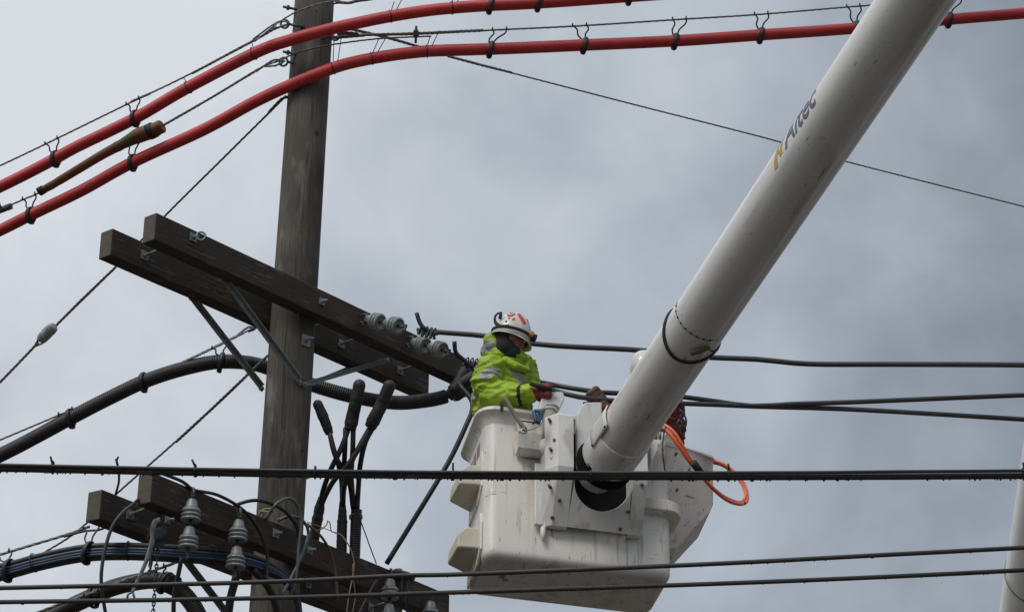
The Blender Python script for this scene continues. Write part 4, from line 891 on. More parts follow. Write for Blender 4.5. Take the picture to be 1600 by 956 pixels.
# ------------------------------------------------------------------ upper boom
E0 = P(946, 722, 13.26); E1 = P(1430, 0, 10.3); eb = (E1-E0).normalized(); RB = 0.165
LB = (E1-E0).length
elbow = E0+eb*(LB*1.58)
upper = None
def ring_frame(s_):
    c = E0+eb*s_; n_ = CAM-c; n_ = (n_-eb*n_.dot(eb)).normalized(); l_ = eb.cross(n_)
    if l_.dot(P(0, 478, 10)-P(1600, 478, 10)) < 0: l_ = -l_
    return c, n_, l_
WB = frame(E0, eb, ring_frame(0)[1])
b = MB(); prof = [(0.15, RB-0.012)]+[(0.15, RB)]+[(LB*1.58*i/24, RB) for i in range(1, 25)]
b.lathe(E0, eb, prof, 64); upper = obj('upper_boom', b, 'boom', lift, WB, label='long white tubular upper boom')
# lower cuff with a raised edge
b = MB(); b.lathe(E0+eb*0.045, eb, [(0, 0.10), (0, 0.165), (0.015, 0.174), (0.27, 0.176), (0.275, 0.173), (0.275, 0.158)], 64); obj('boom_cuff', b, 'boom', upper, WB)
b = MB(); b.lathe(E0-eb*0.20, eb, [(0, 0.09), (0.015, 0.108), (0.30, 0.115)], 40); obj('boom_tip', b, 'galv', upper, WB)
b = MB(); b.torus(E0-eb*0.02, eb, 0.150, 0.034, 40, 10); obj('shade_ring', b, 'dark', upper, WB)  # near-black ring added to deepen the shade round the boom tip
c, n_, l_ = ring_frame(0.16)
# curved access plate on the cuff (left side)
b = MB(); vs = []; rows = 6; cols = 8
for i in range(rows+1):
    for j in range(cols+1):
        s_ = 0.02+0.24*i/rows; th = radians(38+50*j/cols); s2 = s_-(0.07*(1-j/cols) if i == 0 else 0)+(0.05 if (i == 0 and j < 3) else 0)
        vs.append(E0+eb*(s_+0.19)+(n_*cos(th)+l_*sin(th))*(0.178))
b.add(vs, [(i*(cols+1)+j, i*(cols+1)+j+1, (i+1)*(cols+1)+j+1, (i+1)*(cols+1)+j) for i in range(rows) for j in range(cols)], True)
ap = obj('access_plate', b, 'boom', upper, WB); sm_ = ap.modifiers.new('thick', 'SOLIDIFY'); sm_.thickness = 0.007; sm_.offset = 0
for (s_, th) in ((0.215, 42), (0.42, 42)):
    q = E0+eb*s_+(n_*cos(radians(th))+l_*sin(radians(th)))*0.18; b = MB(); b.ball(q, 0.008, 8, 6); obj('plate_screw', b, 'dark', ap, WB)
# rivet row at the joint
cR, nR, lR = ring_frame(1.51)
for k in range(9):
    th = radians(72-14*k); q = cR+(nR*cos(th)+lR*sin(th))*(RB+0.001); b = MB(); b.ball(q, 0.0062, 8, 6); obj('rivet', b, 'dark', upper, WB)
pts = [cR+(nR*cos(radians(a))+lR*sin(radians(a)))*(RB+0.0005)-eb*0.002 for a in range(85, -60, -4)]
b = MB(); b.tube(pts, 0.0016, 5); obj('joint_seam', b, 'dark', upper, WB)
b = MB(); a_, bb_ = elbow-eb*0.02, V((0, 0, 1))
# block behind the cuff at the left
pl = [bp3(u, v, -0.11) for u, v in ((898, 654), (905, 639), (913, 634), (938, 634), (938, 735), (899, 735))]
b = MB(); b.prism([B(*q) for q in pl], -by*0.05); obj('pivot_block', b, 'bracket', brk, BW, bevel=0.012, seg=3)
# lettering printed on the boom
def wrap_text(mesh_pts_faces, s0, th0, mat, name):
    vs, fs = mesh_pts_faces; out_ = []
    for (x, y) in vs:
        c, n0, l0 = ring_frame(s0+x); th = th0+y/RB; out_.append(c+(n0*cos(th)+l0*sin(th))*(RB+0.0018))
    b = MB().add(out_, fs, True); o = obj(name, b, mat, upper, WB)
def text_mesh(txt, size, shear=0.25, bold=0.012):
    cu = bpy.data.curves.new('lettering', 'FONT'); cu.body = txt; cu.size = size; cu.shear = shear; cu.offset = bold; cu.resolution_u = 4
    to = bpy.data.objects.new('lettering_tmp', cu); C.objects.link(to)
    me = bpy.data.meshes.new_from_object(to.evaluated_get(bpy.context.evaluated_depsgraph_get()))
    bm = bmesh.new(); bm.from_mesh(me)
    bmesh.ops.triangulate(bm, faces=bm.faces[:]); bmesh.ops.subdivide_edges(bm, edges=[e for e in bm.edges if e.calc_length() > 0.02], cuts=3)
    bmesh.ops.triangulate(bm, faces=bm.faces[:])
    r = ([(v.co.x, v.co.y) for v in bm.verts], [tuple(v.index for v in f.verts) for f in bm.faces]); bm.free()
    bpy.data.objects.remove(to); bpy.data.curves.remove(cu); bpy.data.meshes.remove(me); return r
def s_at(u, v):                                    # boom station seen at a pixel
    best = min(((((ray(u, v)).cross(E0+eb*(LB*k/200)-CAM)).length, LB*k/200) for k in range(-10, 240)), key=lambda t: t[0]); return best[1]
s_logo, s_txt = s_at(1248, 262), s_at(1268, 236)
TM = text_mesh('Altec', 0.25, 0.2, 0.004)
xmax = max(p[0] for p in TM[0]); ltx = s_at(1335, 135)-s_txt
ltx *= 0.76
TM = ([(x*ltx/xmax, y*0.82) for x, y in TM[0]], TM[1])
wrap_text(TM, s_txt, radians(49), 'stickgrey', 'lettering')
def quadpatch(poly, cuts=5):
    bm = bmesh.new(); bm.faces.new([bm.verts.new((x, y, 0)) for x, y in poly]); bmesh.ops.triangulate(bm, faces=bm.faces[:]); bmesh.ops.subdivide_edges(bm, edges=bm.edges[:], cuts=cuts, use_grid_fill=True)
    bm.verts.index_update(); r = ([(v.co.x, v.co.y) for v in bm.verts], [tuple(v.index for v in f.verts) for f in bm.faces]); bm.free(); return r
for poly in ([(-0.16, -0.01), (-0.11, -0.01), (-0.04, 0.17), (-0.075, 0.17)], [(-0.06, 0.02), (-0.02, 0.02), (0.0, 0.10), (0.03, 0.17), (-0.0, 0.17), (-0.035, 0.10)], [(-0.105, 0.05), (-0.055, 0.05), (-0.045, 0.075), (-0.095, 0.075)]):
    wrap_text(quadpatch([(x*0.78, y*0.85) for x, y in poly]), s_txt-0.02, radians(45), 'yellow', 'emblem')

# elbow and lower boom (mostly outside the frame)
LBp = P(1635, 956, 12.8); dl = (LBp-elbow).normalized(); bot = elbow+dl*((elbow.z-1.3)/-dl.z)
b = MB(); Ln = (bot-elbow).length
db_ = (LBp-elbow).length; lrad = lambda s_: 0.17+(0.272-0.17)*s_/db_
b.lathe(elbow, dl, [(Ln*i/12, lrad(Ln*i/12)) for i in range(13)], 56); lower = obj('lower_boom', b, 'boom', lift, frame(elbow, -dl), label='white tapering lower boom at the right edge')
sb = None
for k in range(400):
    q = elbow+dl*(Ln*k/400); r_ = (q-CAM); 
    d_ = depth(q); uu = 800+ (r_.x/d_*FPX); vv = 478-((-q.y*sin(PITCH)+(q.z-1.6)*cos(PITCH))/d_*FPX)
    if vv > 878 and sb is None: sb = k
if sb:
    q = elbow+dl*(Ln*sb/400); rl = lrad(Ln*sb/400)
    b = MB(); b.lathe(q, dl, [(-0.010, rl-0.02), (-0.008, rl+0.006), (0.008, rl+0.007), (0.010, rl-0.02)], 48); obj('collar', b, 'galv', lower, WM[lower.name])
b = MB(); b.lathe(elbow-V((0.3, 0, 0)), V((1, 0, 0)), [(0, 0.26), (0.6, 0.26)], 40); obj('elbow_joint', b, 'bracket', lift, bevel=0.01)
b = MB(); b.lathe(V((bot.x, bot.y, 0)), V((0, 0, 1)), [(0, 0.5), (0.15, 0.5), (0.2, 0.3), (1.2, 0.3), (1.35, 0.36), (1.55, 0.3)], 40); obj('pedestal', b, 'bracket', lift)

# strap round the boom with buckle
cS, nS, lS = ring_frame(s_at(1079, 505)-0.07)
strp = thing('boom_strap', cS, 'dark green strap buckled round the white boom above the bucket', 'strap')
pts = []
for i in range(48):
    a = 2*pi*i/48; nrm_ = nS*cos(a)+lS*sin(a); sag = -0.085*max(0, cos(a))**1.2+0.02*max(0, sin(a)); pts.append(cS+nrm_*(RB+0.006)+eb*(sag+0.015))
b = MB(); b.tube(pts, 0.0045, 6, closed=True, up0=eb, flat=3.0); obj('webbing', b, 'hemblack', strp)
q = P(1080, 552, depth(cS)-0.10); q2 = P(1106, 544, depth(cS)-0.02)
for _k in range(40):
    _a = (q-E0)-eb*(q-E0).dot(eb)
    if _a.length < RB+0.012: q = q+(CAM-q).normalized()*0.01
    _a = (q2-E0)-eb*(q2-E0).dot(eb)
    if _a.length < RB+0.012: q2 = q2+(CAM-q2).normalized()*0.01
b = MB(); b.tube([q, q.lerp(q2, 0.5), q2], [0.022, 0.026, 0.014], 10, flat=0.6); obj('ratchet', b, 'tan', strp)
b = MB(); b.tube(cr([q2, P(1110, 547, depth(cS)-0.1), P(1119, 550, depth(cS)-0.1)], 0.01), 0.006, 6); b.tube([q2, P(1112, 542, depth(cS)-0.1)], 0.006, 6); obj('hook', b, 'galvd', strp)

# ------------------------------------------------------------------ orange hose loops
oh = thing('hydraulic_hose', P(1060, 690, 13.6), 'bright orange hose looped out over the right side of the bucket', 'hose')
for k, pts in enumerate(([(1012, 664), (1024, 663), (1042, 674), (1058, 693), (1078, 722), (1095, 742), (1118, 767), (1140, 783), (1160, 787), (1168, 778), (1162, 755), (1148, 738), (1130, 725), (1112, 718)],
                         [(1016, 662), (1034, 662), (1052, 674), (1064, 692), (1080, 720), (1098, 745), (1122, 769), (1142, 781), (1158, 784), (1165, 772), (1157, 752), (1142, 735), (1126, 725), (1110, 722)])):
    ds = [13.72, 13.66, 13.6, 13.56, 13.55, 13.6, 13.65, 13.75, 13.9, 14.05, 14.2, 14.3, 14.35, 14.4]
    b = MB(); b.tube(cr([P(u, v, d+0.03*k) for (u, v), d in zip(pts, ds)], 0.03), 0.0115, 10); obj('hose_line', b, 'orange', oh)
b = MB(); b.tube([P(1083, 722, 13.55), P(1095, 738, 13.58)], 0.024, 10); obj('tape_wrap', b, 'hemblack', oh)
b = MB(); b.ball(P(1163, 786, 13.92), 0.012); obj('tape_wrap', b, 'hemblack', oh)
# thin cord down the bucket side
b = MB(); b.tube(cr([P(1038, 672, 13.62), P(1035, 700, 13.5), P(1039, 735, 13.45), P(1042, 750, 13.44)], 0.03), 0.005, 6); obj('cord', b, 'black', label='thin black cord hanging down the bucket front beside the orange hose', cat='cord')
# gusset on the bracket's right
b = MB(); gq = [bp3(u, v, -0.06) for u, v in ((1011, 684), (1036, 687), (1011, 734))]; b.prism([B(*q) for q in gq], -by*0.09); obj('gusset', b, 'bracket', brk, BW, bevel=0.003)
b = MB(); 
for (u, v0, v1) in ((1018, 668, 686), (1025, 670, 686), (1031, 671, 686)):
    b.tube([P(u, v0, 13.6), P(u, v1, 13.58)], 0.010, 8)
b.box(P(1023, 668, 13.6), bx*0.06, by*0.02, bz*0.012); obj('hose_fitting', b, 'alloy', brk, BW)

# ------------------------------------------------------------------ tool tray on the bucket front
tray = thing('tool_tray', P(828, 690, 13.35), 'small white tool tray hooked on the bucket front under the worker\'s arm', 'tool tray')
t0 = [bp3(u, v, -0.02) for u, v in ((800, 640), (850, 646), (851, 698), (812, 692))]
prof = [bp3(802, 641, -0.004), bp3(851, 645, -0.004), bp3(852, 697, -0.004), bp3(811, 690, -0.004)]
b = MB(); b.prism([B(p.x, -0.006, p.z) for p in prof], -by*0.02); obj('back_plate', b, 'white', tray, BW, bevel=0.004)
pz0, pz1 = bp3(820, 696, -0.12).z, bp3(820, 676, -0.12).z; px0, px1 = bp3(811, 690, -0.1).x, bp3(851, 690, -0.1).x
b = MB(); b.add([B(px0, -0.02, pz0-0.01), B(px1, -0.02, pz0-0.01), B(px1, -0.10, pz0), B(px0, -0.10, pz0), B(px0-0.02, -0.02, pz1+0.05), B(px1, -0.02, pz1+0.05), B(px1, -0.13, pz1), B(px0-0.01, -0.13, pz1)],
             [(3, 2, 1, 0), (7, 6, 2, 3), (6, 5, 1, 2), (4, 7, 3, 0), (5, 4, 0, 1)]); o = obj('pocket', b, 'white', tray, BW); o.modifiers.new('s', 'SOLIDIFY').thickness = 0.008
for (va, vb) in ((657, 660), (676, 680)):
    b = MB(); q0, q1 = bp3(813, va, -0.028), bp3(838, vb, -0.028); b.tube([B(*q0), B(*q1)], 0.003, 6); obj('slot', b, 'dark', tray)
b = MB(); sp_ = [P(u, v, d) for u, v, d in ((780, 640, 13.95), (783, 626, 13.86), (790, 624, 13.80), (796, 634, 13.72), (806, 650, 13.64), (815, 664, 13.55), (822, 672, 13.5))]
b.tube(cr(sp_, 0.02), 0.018, 8, flat=0.35, up0=(0.3, -1, 0.2)); obj('safety_strap', b, 'tan', label='olive webbing strap hooked over the bucket lip beside the tool tray', cat='strap')
b = MB(); b.box(B(*bp3(784, 637, -0.062)), bx*0.009, by*0.003, bz*0.03); obj('lip_clip', b, 'hemblack', label='small black clip on the bucket lip left of the olive strap', cat='clip')
tool = thing('wrench', P(835, 668, 13.2), 'pale metal wrench lying across the tool tray', 'wrench')
b = MB(); b.tube(cr([P(820, 672, 13.5), P(828, 671, 13.48), P(838, 667, 13.48), P(845, 662, 13.5), P(847, 656, 13.52)], 0.01), 0.007, 8, flat=0.6); obj('shank', b, 'alloy', tool)
b = MB(); b.torus(P(819, 673, 13.5), (0, -1, 0.2), 0.016, 0.006, 14, 6); obj('jaw', b, 'alloy', tool)
cb = thing('carabiner', P(840, 650, 13.25), 'blue carabiner and snap hook hanging beside the tool tray', 'carabiner')
b = MB(); b.tube(cr([P(835, 642, 13.62), P(842, 642, 13.61), P(845, 650, 13.6), P(844, 660, 13.58), P(838, 658, 13.58), P(836, 650, 13.6), P(834, 643, 13.62)], 0.01), 0.013, 8); obj('hook_body', b, 'bluetool', cb)
b = MB(); b.tube(cr([P(832, 662, 13.56), P(838, 658, 13.56), P(843, 662, 13.56)], 0.01), 0.008, 6); obj('gate', b, 'hemblack', cb)

# ------------------------------------------------------------------ people
BASE = []
def remeshed(balls, vox, smooth_it=6, disp=None, name='m'):
    bm = bmesh.new()
    for (c, r, sc) in balls:
        mat = Matrix.Translation(c) @ (sc if isinstance(sc, Matrix) else Matrix.Diagonal((*sc, 1)))
        bmesh.ops.create_icosphere(bm, subdivisions=2, radius=r, matrix=mat)
    me = bpy.data.meshes.new(name); bm.to_mesh(me); bm.free()
    o = bpy.data.objects.new(name, me); C.objects.link(o)
    r = o.modifiers.new('r', 'REMESH'); r.mode = 'VOXEL'; r.voxel_size = vox
    s_ = o.modifiers.new('s', 'SMOOTH'); s_.iterations = smooth_it; s_.factor = 0.5
    m2 = bpy.data.meshes.new_from_object(o.evaluated_get(bpy.context.evaluated_depsgraph_get()))
    bpy.data.objects.remove(o); bpy.data.meshes.remove(me)
    vs = [v.co.copy() for v in m2.vertices]; BASE[:] = [v.copy() for v in vs]
    if disp:
        ns = [v.normal.copy() for v in m2.vertices]; vs = [v+n_*disp(v) for v, n_ in zip(vs, ns)]
    fs = [tuple(p.vertices) for p in m2.polygons]; bpy.data.meshes.remove(m2)
    return vs, fs
def capsule(a, b, ra, rb, sc=(1, 1, 1)):
    n = max(2, int((b-a).length/(min(ra, rb)*0.35))); return [(a.lerp(b, i/n), ra+(rb-ra)*i/n, sc) for i in range(n+1)]
def chain_c(pts): o = []; [o.extend(capsule(a[0], b[0], a[1], b[1])) for a, b in zip(pts, pts[1:])]; return o
def glove(root, W, mat, name='glove'):
    # W: frame at the wrist, z along the hand, x across the palm to the thumb side
    bl = []
    bl += [(W @ V((0, 0, -0.05)), 0.048, (1, 1, 1)), (W @ V((0, 0, -0.02)), 0.044, (1, 1, 1)), (W @ V((0, 0, 0.0)), 0.038, (1, 1, 1))]
    for i in range(6): bl.append((W @ V((-0.022+0.045*(i % 2), 0, 0.03+0.028*(i//2))), 0.03, (1, 1, 1)))
    for k, (x, ln) in enumerate(((-0.04, 0.75), (-0.014, 0.92), (0.013, 1.0), (0.038, 0.93))):
        a = V((x, 0, 0.085)); d = 0.0; r = 0.0135
        for s_ in range(3):
            d += radians(58+4*k); b_ = a+V((0, -sin(d), cos(d)))*(0.036*ln*(1-0.15*s_)); bl += capsule(W @ a, W @ b_, r, r*0.93); a = b_; r *= 0.93
    a = V((0.03, -0.01, 0.015)); b_ = a+V((0.035, -0.03, 0.03)); c_ = b_+V((0.0, -0.035, 0.022)); bl += capsule(W @ a, W @ b_, 0.018, 0.016)+capsule(W @ b_, W @ c_, 0.016, 0.013)
    vs, fs = remeshed(bl, 0.0065, 2)
    obj(name, MB().add(vs, fs, True), mat, root)
def fold(v, amp, k1=9, seed=0):
    q = V((v.x*k1, v.y*k1, v.z*k1*1.6+seed)); a = noise.noise(q+V((noise.noise(q*0.6)*1.5, 0, 0)))
    return amp*(1-2.2*abs(a))+amp*0.35*noise.noise(q*2.4)
def worker(lab, head, face, torso, arms, legs, jmat, gmat, bands, hood=None):
    feet = legs[0][-1][0]
    r = thing('person', V((feet.x, feet.y, feet.z)), lab, 'person')
    fx = V(face).normalized(); up = V((0, 0, 1)); up = (up-fx*up.dot(fx)).normalized(); sd_ = up.cross(fx)
    HR = Matrix((fx, sd_, up)).transposed().to_4x4(); HW = Matrix.Translation(head) @ HR
    bl = [(HW @ V((0, 0, 0.0)), 0.095, HR @ Matrix.Diagonal((1.05, 0.84, 1.12, 1)) ), (HW @ V((0.02, 0, -0.06)), 0.07, HR @ Matrix.Diagonal((1.0, 0.85, 1.0, 1)))]
    bl += [(HW @ V((0.045, 0, -0.10)), 0.04, (1, 1, 1)), (HW @ V((0.098, 0, -0.035)), 0.013, (1, 1, 1)), (HW @ V((0.108, 0, -0.048)), 0.014, (1, 1, 1)), (HW @ V((0.092, 0, -0.083)), 0.014, HR @ Matrix.Diagonal((0.6, 1.7, 0.6, 1)))]
    for s_ in (-1, 1): bl += [(HW @ V((0.0, 0.083*s_, -0.03)), 0.026, HR @ Matrix.Diagonal((0.7, 0.35, 1.2, 1))), (HW @ V((0.083, 0.032*s_, -0.012)), 0.014, (1, 1, 1))]
    nk = torso[0][0]; bl += capsule(HW @ V((-0.02, 0, -0.07)), nk, 0.056, 0.062)
    bl += chain_c([(p, rr*0.8) for p, rr in torso])
    for a in arms: bl += chain_c([(p, rr*0.62) for p, rr in a])
    for a in legs: bl += chain_c([(p, rr*0.62) for p, rr in a])
    vs, fs = remeshed(bl, 0.013, 3); obj('body', MB().add(vs, fs, True), 'skin', r)
    for s_ in (-1, 1): obj('eye', MB().ball(HW @ V((0.086, 0.032*s_, -0.012)), 0.010), 'stickwhite', r)
    # knitted neck gaiter and hair under the helmet
    vs, fs = remeshed([(HW @ V((-0.022, 0, 0.0)), 0.099, HR @ Matrix.Diagonal((0.92, 0.88, 1.08, 1))), (HW @ V((-0.02, 0, -0.07)), 0.078, (1, 1, 1)), (HW @ V((0.03, 0, -0.10)), 0.066, (1, 1, 1)), (nk, 0.078, (1, 1, 1))], 0.010, 3, lambda v: 0.002*noise.noise(v*40)); obj('neck_gaiter', MB().add(vs, fs, True), 'gaiter', r)
    # jacket
    bl = chain_c(torso[1:])
    bl += [(nk+V((0, 0, -0.01)), 0.085, (1, 1, 1))]
    for a in arms: bl += chain_c(a)
    vs, fs = remeshed(bl, 0.0085, 4, lambda v: fold(V((v.x*0.6, v.y, v.z*1.4)), 0.015, 8)+fold(V((v.x*0.7+v.z*0.5, v.y, v.z)), 0.008, 18, 5)); b = MB().add(vs, fs, True)
    for i, f in enumerate(fs):
        c = sum((BASE[k] for k in f), V())/len(f)
        for (p0, ax0, hw, rad, mi) in bands:
            if abs((c-p0).dot(ax0)) < hw and (c-p0).length < rad: b.mi[i] = mi
    obj('jacket', b, [jmat, 'reflect', 'hemblack'], r)
    bl = []
    for a in legs: bl += chain_c([(p, rr) for p, rr in a[:-1]])
    bl += [(torso[-1][0], torso[-1][1]*0.9, (1, 1, 1))]
    vs, fs = remeshed(bl, 0.016, 3, lambda v: fold(v, 0.006, 7)); obj('trousers', MB().add(vs, fs, True), 'trouser', r)
    for a in legs:
        f = a[-1][0]; bl = chain_c([(f+V((0, 0, 0.12)), 0.06), (f+V((0, 0, 0.03)), 0.05), (f+fx*0.16+V((0, 0, 0.02-fx.z*0.16)), 0.045)]); vs, fs = remeshed(bl, 0.012, 2); obj('boot', MB().add(vs, fs, True), 'hemblack', r)
    for a in arms:
        w0, w1 = a[-2][0], a[-1][0]; d = (w1-w0).normalized(); side = d.cross(V((0, 0, 1))).normalized()
        glove(r, frame(w1+d*0.04, d, V((0, 0, 1 if fx.x > 0 else -1))), gmat)
    # helmet
    hb = MB(); n = 32; rows = 12; vs = []
    for i in range(rows+1):
        ph = radians(96*i/rows)
        for j in range(n):
            th = 2*pi*j/n; x = 0.129*sin(ph)*cos(th); y = 0.114*sin(ph)*sin(th); z = 0.180*cos(ph)+(0.006*cos(th*1)*sin(ph))
            rid = 0.004*max(0, 1-abs(y)/0.02)*cos(ph)
            vs.append(HW @ V((x-0.004, y, z-0.002+rid)))
    hb.add(vs, [(i*n+j, (i+1)*n+j, (i+1)*n+(j+1) % n, i*n+(j+1) % n) for i in range(rows) for j in range(n)], True)
    he = obj('helmet', hb, 'helmet', r, HW); sol = he.modifiers.new('s', 'SOLIDIFY'); sol.thickness = 0.004
    # brim and peak
    vs = []
    for j in range(n):
        th = 2*pi*j/n; pk = 0.024*max(0, cos(th))**2; 
        for (k, ad, dz) in ((0, -0.003, 0.004), (1, 0.002+pk, -0.008-pk*0.3), (2, 0.002+pk, -0.014-pk*0.3), (3, -0.004, -0.004)):
            vs.append(HW @ V(((0.128+ad)*cos(th)-0.004, (0.113+ad)*sin(th), -0.015+dz)))
    b = MB().add(vs, [(j*4+k, ((j+1) % n)*4+k, ((j+1) % n)*4+(k+1) % 4, j*4+(k+1) % 4) for j in range(n) for k in range(4)], True); obj('brim', b, 'helmet', he, HW)
    return r, HW, he
# worker in lime jacket
dp = 14.17
hW = P(799, 527, dp)
torso = [(P(800, 556, dp), 0.07), (P(792, 575, dp+0.02), 0.125), (P(786, 598, dp+0.02), 0.175), (P(784, 625, dp), 0.195), (P(786, 660, dp-0.02), 0.185), (P(790, 700, dp-0.03), 0.175)]
fl_ = lambda x, y: B(x, y, 0.06)
armR = [(P(768, 577, dp-0.10), 0.092), (P(759, 597, dp-0.17), 0.086), (P(766, 615, dp-0.20), 0.080), (P(795, 617, dp-0.26), 0.068), (P(826, 614, dp-0.30), 0.052)]
armL = [(P(816, 573, dp+0.16), 0.088), (P(822, 592, dp+0.12), 0.08), (P(826, 606, dp+0.04), 0.066), (P(834, 610, dp-0.04), 0.052)]
legs = [[(P(784, 700, dp-0.1), 0.105), (B(0.22, 0.22, 0.45), 0.075), (B(0.22, 0.22, 0.16), 0.062), (B(0.22, 0.22, 0.05), 0.05)],
        [(P(792, 700, dp+0.08), 0.105), (B(0.30, 0.40, 0.45), 0.075), (B(0.30, 0.40, 0.16), 0.062), (B(0.30, 0.40, 0.05), 0.05)]]
u1 = (armR[2][0]-armR[0][0]).normalized()
bands = [(armR[0][0].lerp(armR[2][0], 0.42)-V((0.02, 0.03, 0)), V((0.6, 0.0, -0.8)).normalized(), 0.028, 0.085, 1),
         (armR[3][0].lerp(armR[4][0], 0.62), (armR[4][0]-armR[3][0]).normalized(), 0.011, 0.085, 2),
         (P(742, 600, dp), V((1, 0, 0.25)).normalized(), 0.028, 0.14, 1), (P(806, 585, dp-0.12), V((0.75, 0.1, 0.6)).normalized(), 0.022, 0.10, 1),
         (P(784, 690, dp), V((0, 0, 1)), 0.03, 0.4, 1)]
r1, HW, he = worker('worker in lime hi-vis jacket and white stickered helmet at the left end of the bucket', hW, V((0.92, 0.20, -0.26)), torso, [armR, armL], legs, 'hivis', 'redglove', bands)
# hood hanging behind the neck, collar
hb = [(P(772, 541, dp), 0.07, (1, 1, 1)), (P(768, 532, dp), 0.055, (1, 1, 1)), (P(765, 550, dp+0.01), 0.06, (1, 1, 1)), (P(780, 553, dp-0.02), 0.075, (1, 1, 1)), (P(776, 560, dp), 0.085, (1, 1, 1)), (P(772, 545, dp+0.1), 0.07, (1, 1, 1))]
vs, fs = remeshed(hb, 0.008, 4, lambda v: fold(v, 0.006, 16, 3)); b = MB().add(vs, fs, True)
for i, f in enumerate(fs):
    c = sum((vs[k] for k in f), V())/len(f); q0 = P(763, 545, dp)
    if abs((c-q0).dot(V((0, 0, 1)))) < 0.036 and c.x < P(772, 545, dp).x: b.mi[i] = 1
obj('hood', b, ['hivis', 'reflect'], r1)
hb = capsule(P(822, 576, dp-0.05), P(829, 560, dp-0.03), 0.026, 0.016)+capsule(P(790, 563, dp-0.11), P(806, 572, dp-0.13), 0.03, 0.03)+capsule(P(806, 572, dp-0.13), P(822, 578, dp-0.08), 0.03, 0.026)
vs, fs = remeshed(hb, 0.008, 2); obj('collar', MB().add(vs, fs, True), 'hivis', r1)
# headlamp strap, lamp, ear-muff clip, stickers
pts = []
for j in range(40):
    th = 2*pi*j/40; pts.append(HW @ V((0.133*cos(th)-0.004, 0.118*sin(th), 0.018+0.012*cos(th))))
obj('helmet_strap', MB().tube(pts, 0.0045, 6, closed=True, up0=HW.to_3x3().col[2], flat=2.2), 'hemblack', he, HW)
lp = HW @ V((0.138, -0.035, 0.034))
obj('headlamp', MB().box(lp, HW.to_3x3() @ V((0.018, 0, 0)), HW.to_3x3() @ V((0, 0.028, 0)), HW.to_3x3() @ V((0, 0, 0.02))), 'hemblack', he, HW, bevel=0.005)
obj('lamp_lens', MB().box(HW @ V((0.112, -0.086, 0.032)), HW.to_3x3() @ V((0.013, 0, 0)), HW.to_3x3() @ V((0, 0.018, 0)), HW.to_3x3() @ V((0, 0, 0.016))), 'lens', he, HW, bevel=0.004)
b = MB(); b.tube(cr([HW @ V(p) for p in ((-0.05, -0.112, 0.018), (-0.10, -0.075, 0.015), (-0.135, -0.03, 0.05), (-0.145, -0.02, 0.10), (-0.12, -0.04, 0.125), (-0.115, -0.06, 0.07))], 0.02), 0.006, 6, flat=2)
obj('rear_cradle', b, 'hemblack', he, HW)
def sticker(lon, lat, w_, h_, mat, rot=0.0, n=6, round_=False, lift_=0.002):
    vs = []; fs = []
    for i in range(n+1):
        for j in range(n+1):
            x, y = (i/n*2-1), (j/n*2-1)
            if round_: k_ = max(abs(x), abs(y)); l2 = sqrt(x*x+y*y); x, y = (x*k_/l2, y*k_/l2) if l2 else (0, 0)
            x, y = x*w_, y*h_; x, y = x*cos(rot)-y*sin(rot), x*sin(rot)+y*cos(rot)
            lo, la = lon+x/0.13/max(0.3, cos(lat)), lat+y/0.13
            vs.append(HW @ V(((0.129+lift_)*cos(la)*cos(lo)-0.004, (0.114+lift_)*cos(la)*sin(lo), (0.180+lift_)*sin(la)+0.0)))
    fs = [(i*(n+1)+j, (i+1)*(n+1)+j, (i+1)*(n+1)+j+1, i*(n+1)+j+1) for i in range(n) for j in range(n)]
    obj('sticker', MB().add(vs, fs, True), mat, he, HW)
cl_ = HW.inverted() @ CAM; NL = atan2(cl_.y, cl_.x)+0.05
sticker(NL+0.25, 0.72, 0.042, 0.015, 'stickred', -0.9)
sticker(NL-0.55, 0.80, 0.026, 0.025, 'stickred', 0, round_=True); sticker(NL-0.55, 0.80, 0.019, 0.017, 'stickwhite', 0, round_=True, lift_=0.004); sticker(NL-0.55, 0.80, 0.010, 0.006, 'stickgrey', 0.4, lift_=0.006)
sticker(NL-0.55, 0.30, 0.008, 0.008, 'stickgrey', 0, round_=True); sticker(NL-0.2, 0.48, 0.010, 0.007, 'stickred', 0.5); sticker(NL-0.48, 0.50, 0.007, 0.006, 'stickred', 0.2)
sticker(NL+1.0, 0.85, 0.014, 0.010, 'stickgrey', 0.7)
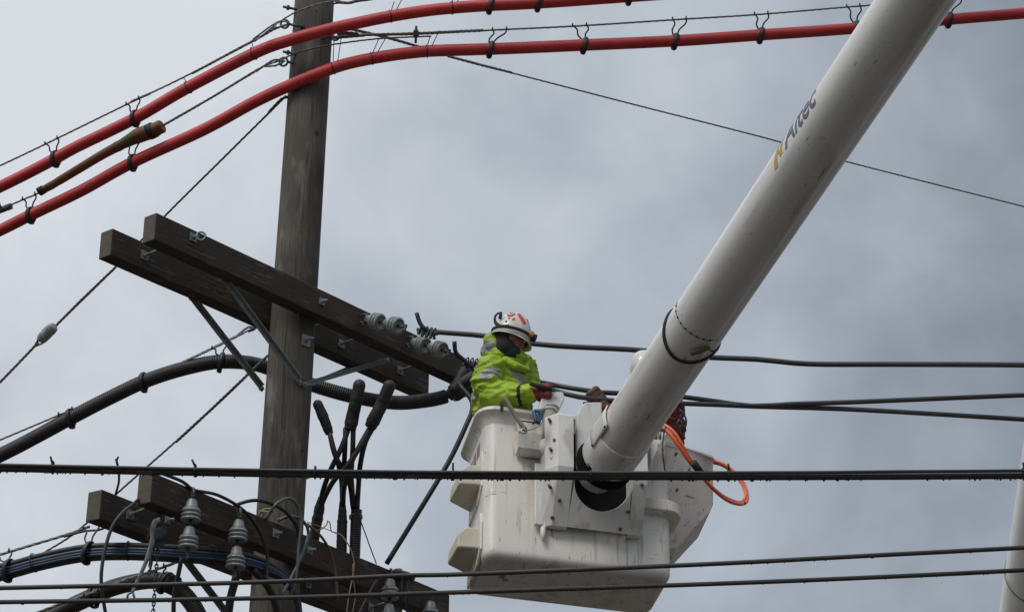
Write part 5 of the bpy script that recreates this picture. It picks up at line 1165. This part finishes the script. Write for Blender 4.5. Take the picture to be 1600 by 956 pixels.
# black hand tool held by the worker
ht = thing('cutting_tool', P(846, 604, dp-0.32), 'black-handled hand tool held in the worker\'s red glove', 'hand tool')
obj('handles', MB().tube([P(828, 599, dp-0.36), P(845, 604, dp-0.36), P(862, 609, dp-0.35)], [0.014, 0.018, 0.013], 10), 'hemblack', ht)
obj('jaws', MB().tube([P(860, 608, dp-0.35), P(868, 612, dp-0.34)], [0.012, 0.006], 8), 'galvd', ht)

# second worker behind the boom
d2 = 14.22
h2 = P(1015, 587, d2)
t2 = [(P(1012, 606, d2), 0.07), (P(1022, 620, d2), 0.12), (P(1033, 640, d2), 0.145), (P(1034, 665, d2), 0.15), (P(1030, 700, d2), 0.155), (P(1028, 730, d2), 0.16)]
a1 = [(P(1010, 625, d2-0.14), 0.085), (P(998, 668, d2-0.22), 0.07), (P(968, 664, d2-0.24), 0.05), (P(946, 636, d2-0.22), 0.040)]
a2 = [(P(1030, 618, d2+0.14), 0.085), (P(1005, 640, d2+0.14), 0.072), (P(975, 668, d2+0.02), 0.055), (P(955, 644, d2-0.04), 0.042)]
lg2 = [[(P(1022, 735, d2-0.08), 0.1), (B(0.95, 0.20, 0.45), 0.075), (B(0.95, 0.20, 0.16), 0.062), (B(0.95, 0.20, 0.05), 0.05)],
       [(P(1030, 735, d2+0.08), 0.1), (B(1.02, 0.38, 0.45), 0.075), (B(1.02, 0.38, 0.16), 0.062), (B(1.02, 0.38, 0.05), 0.05)]]
r2, HW2, he2 = worker('worker in dark red jacket and white helmet mostly hidden behind the boom', h2, V((-0.85, -0.3, -0.35)), t2, [a1, a2], lg2, 'redjacket', 'brownglove', [])
sn = thing('snap_hook', P(1068, 655, 13.8), 'dark snap hooks hanging at the back of the red jacket', 'snap hook')
for k, pts in enumerate(([(1062, 640), (1068, 646), (1072, 656), (1071, 666), (1067, 664), (1066, 655), (1063, 648)], [(1062, 655), (1058, 662), (1061, 667), (1066, 664), (1064, 657)])):
    obj('hook', MB().tube(cr([P(u, v, 13.82) for u, v in pts], 0.01), 0.0065, 8), 'galvd', sn)
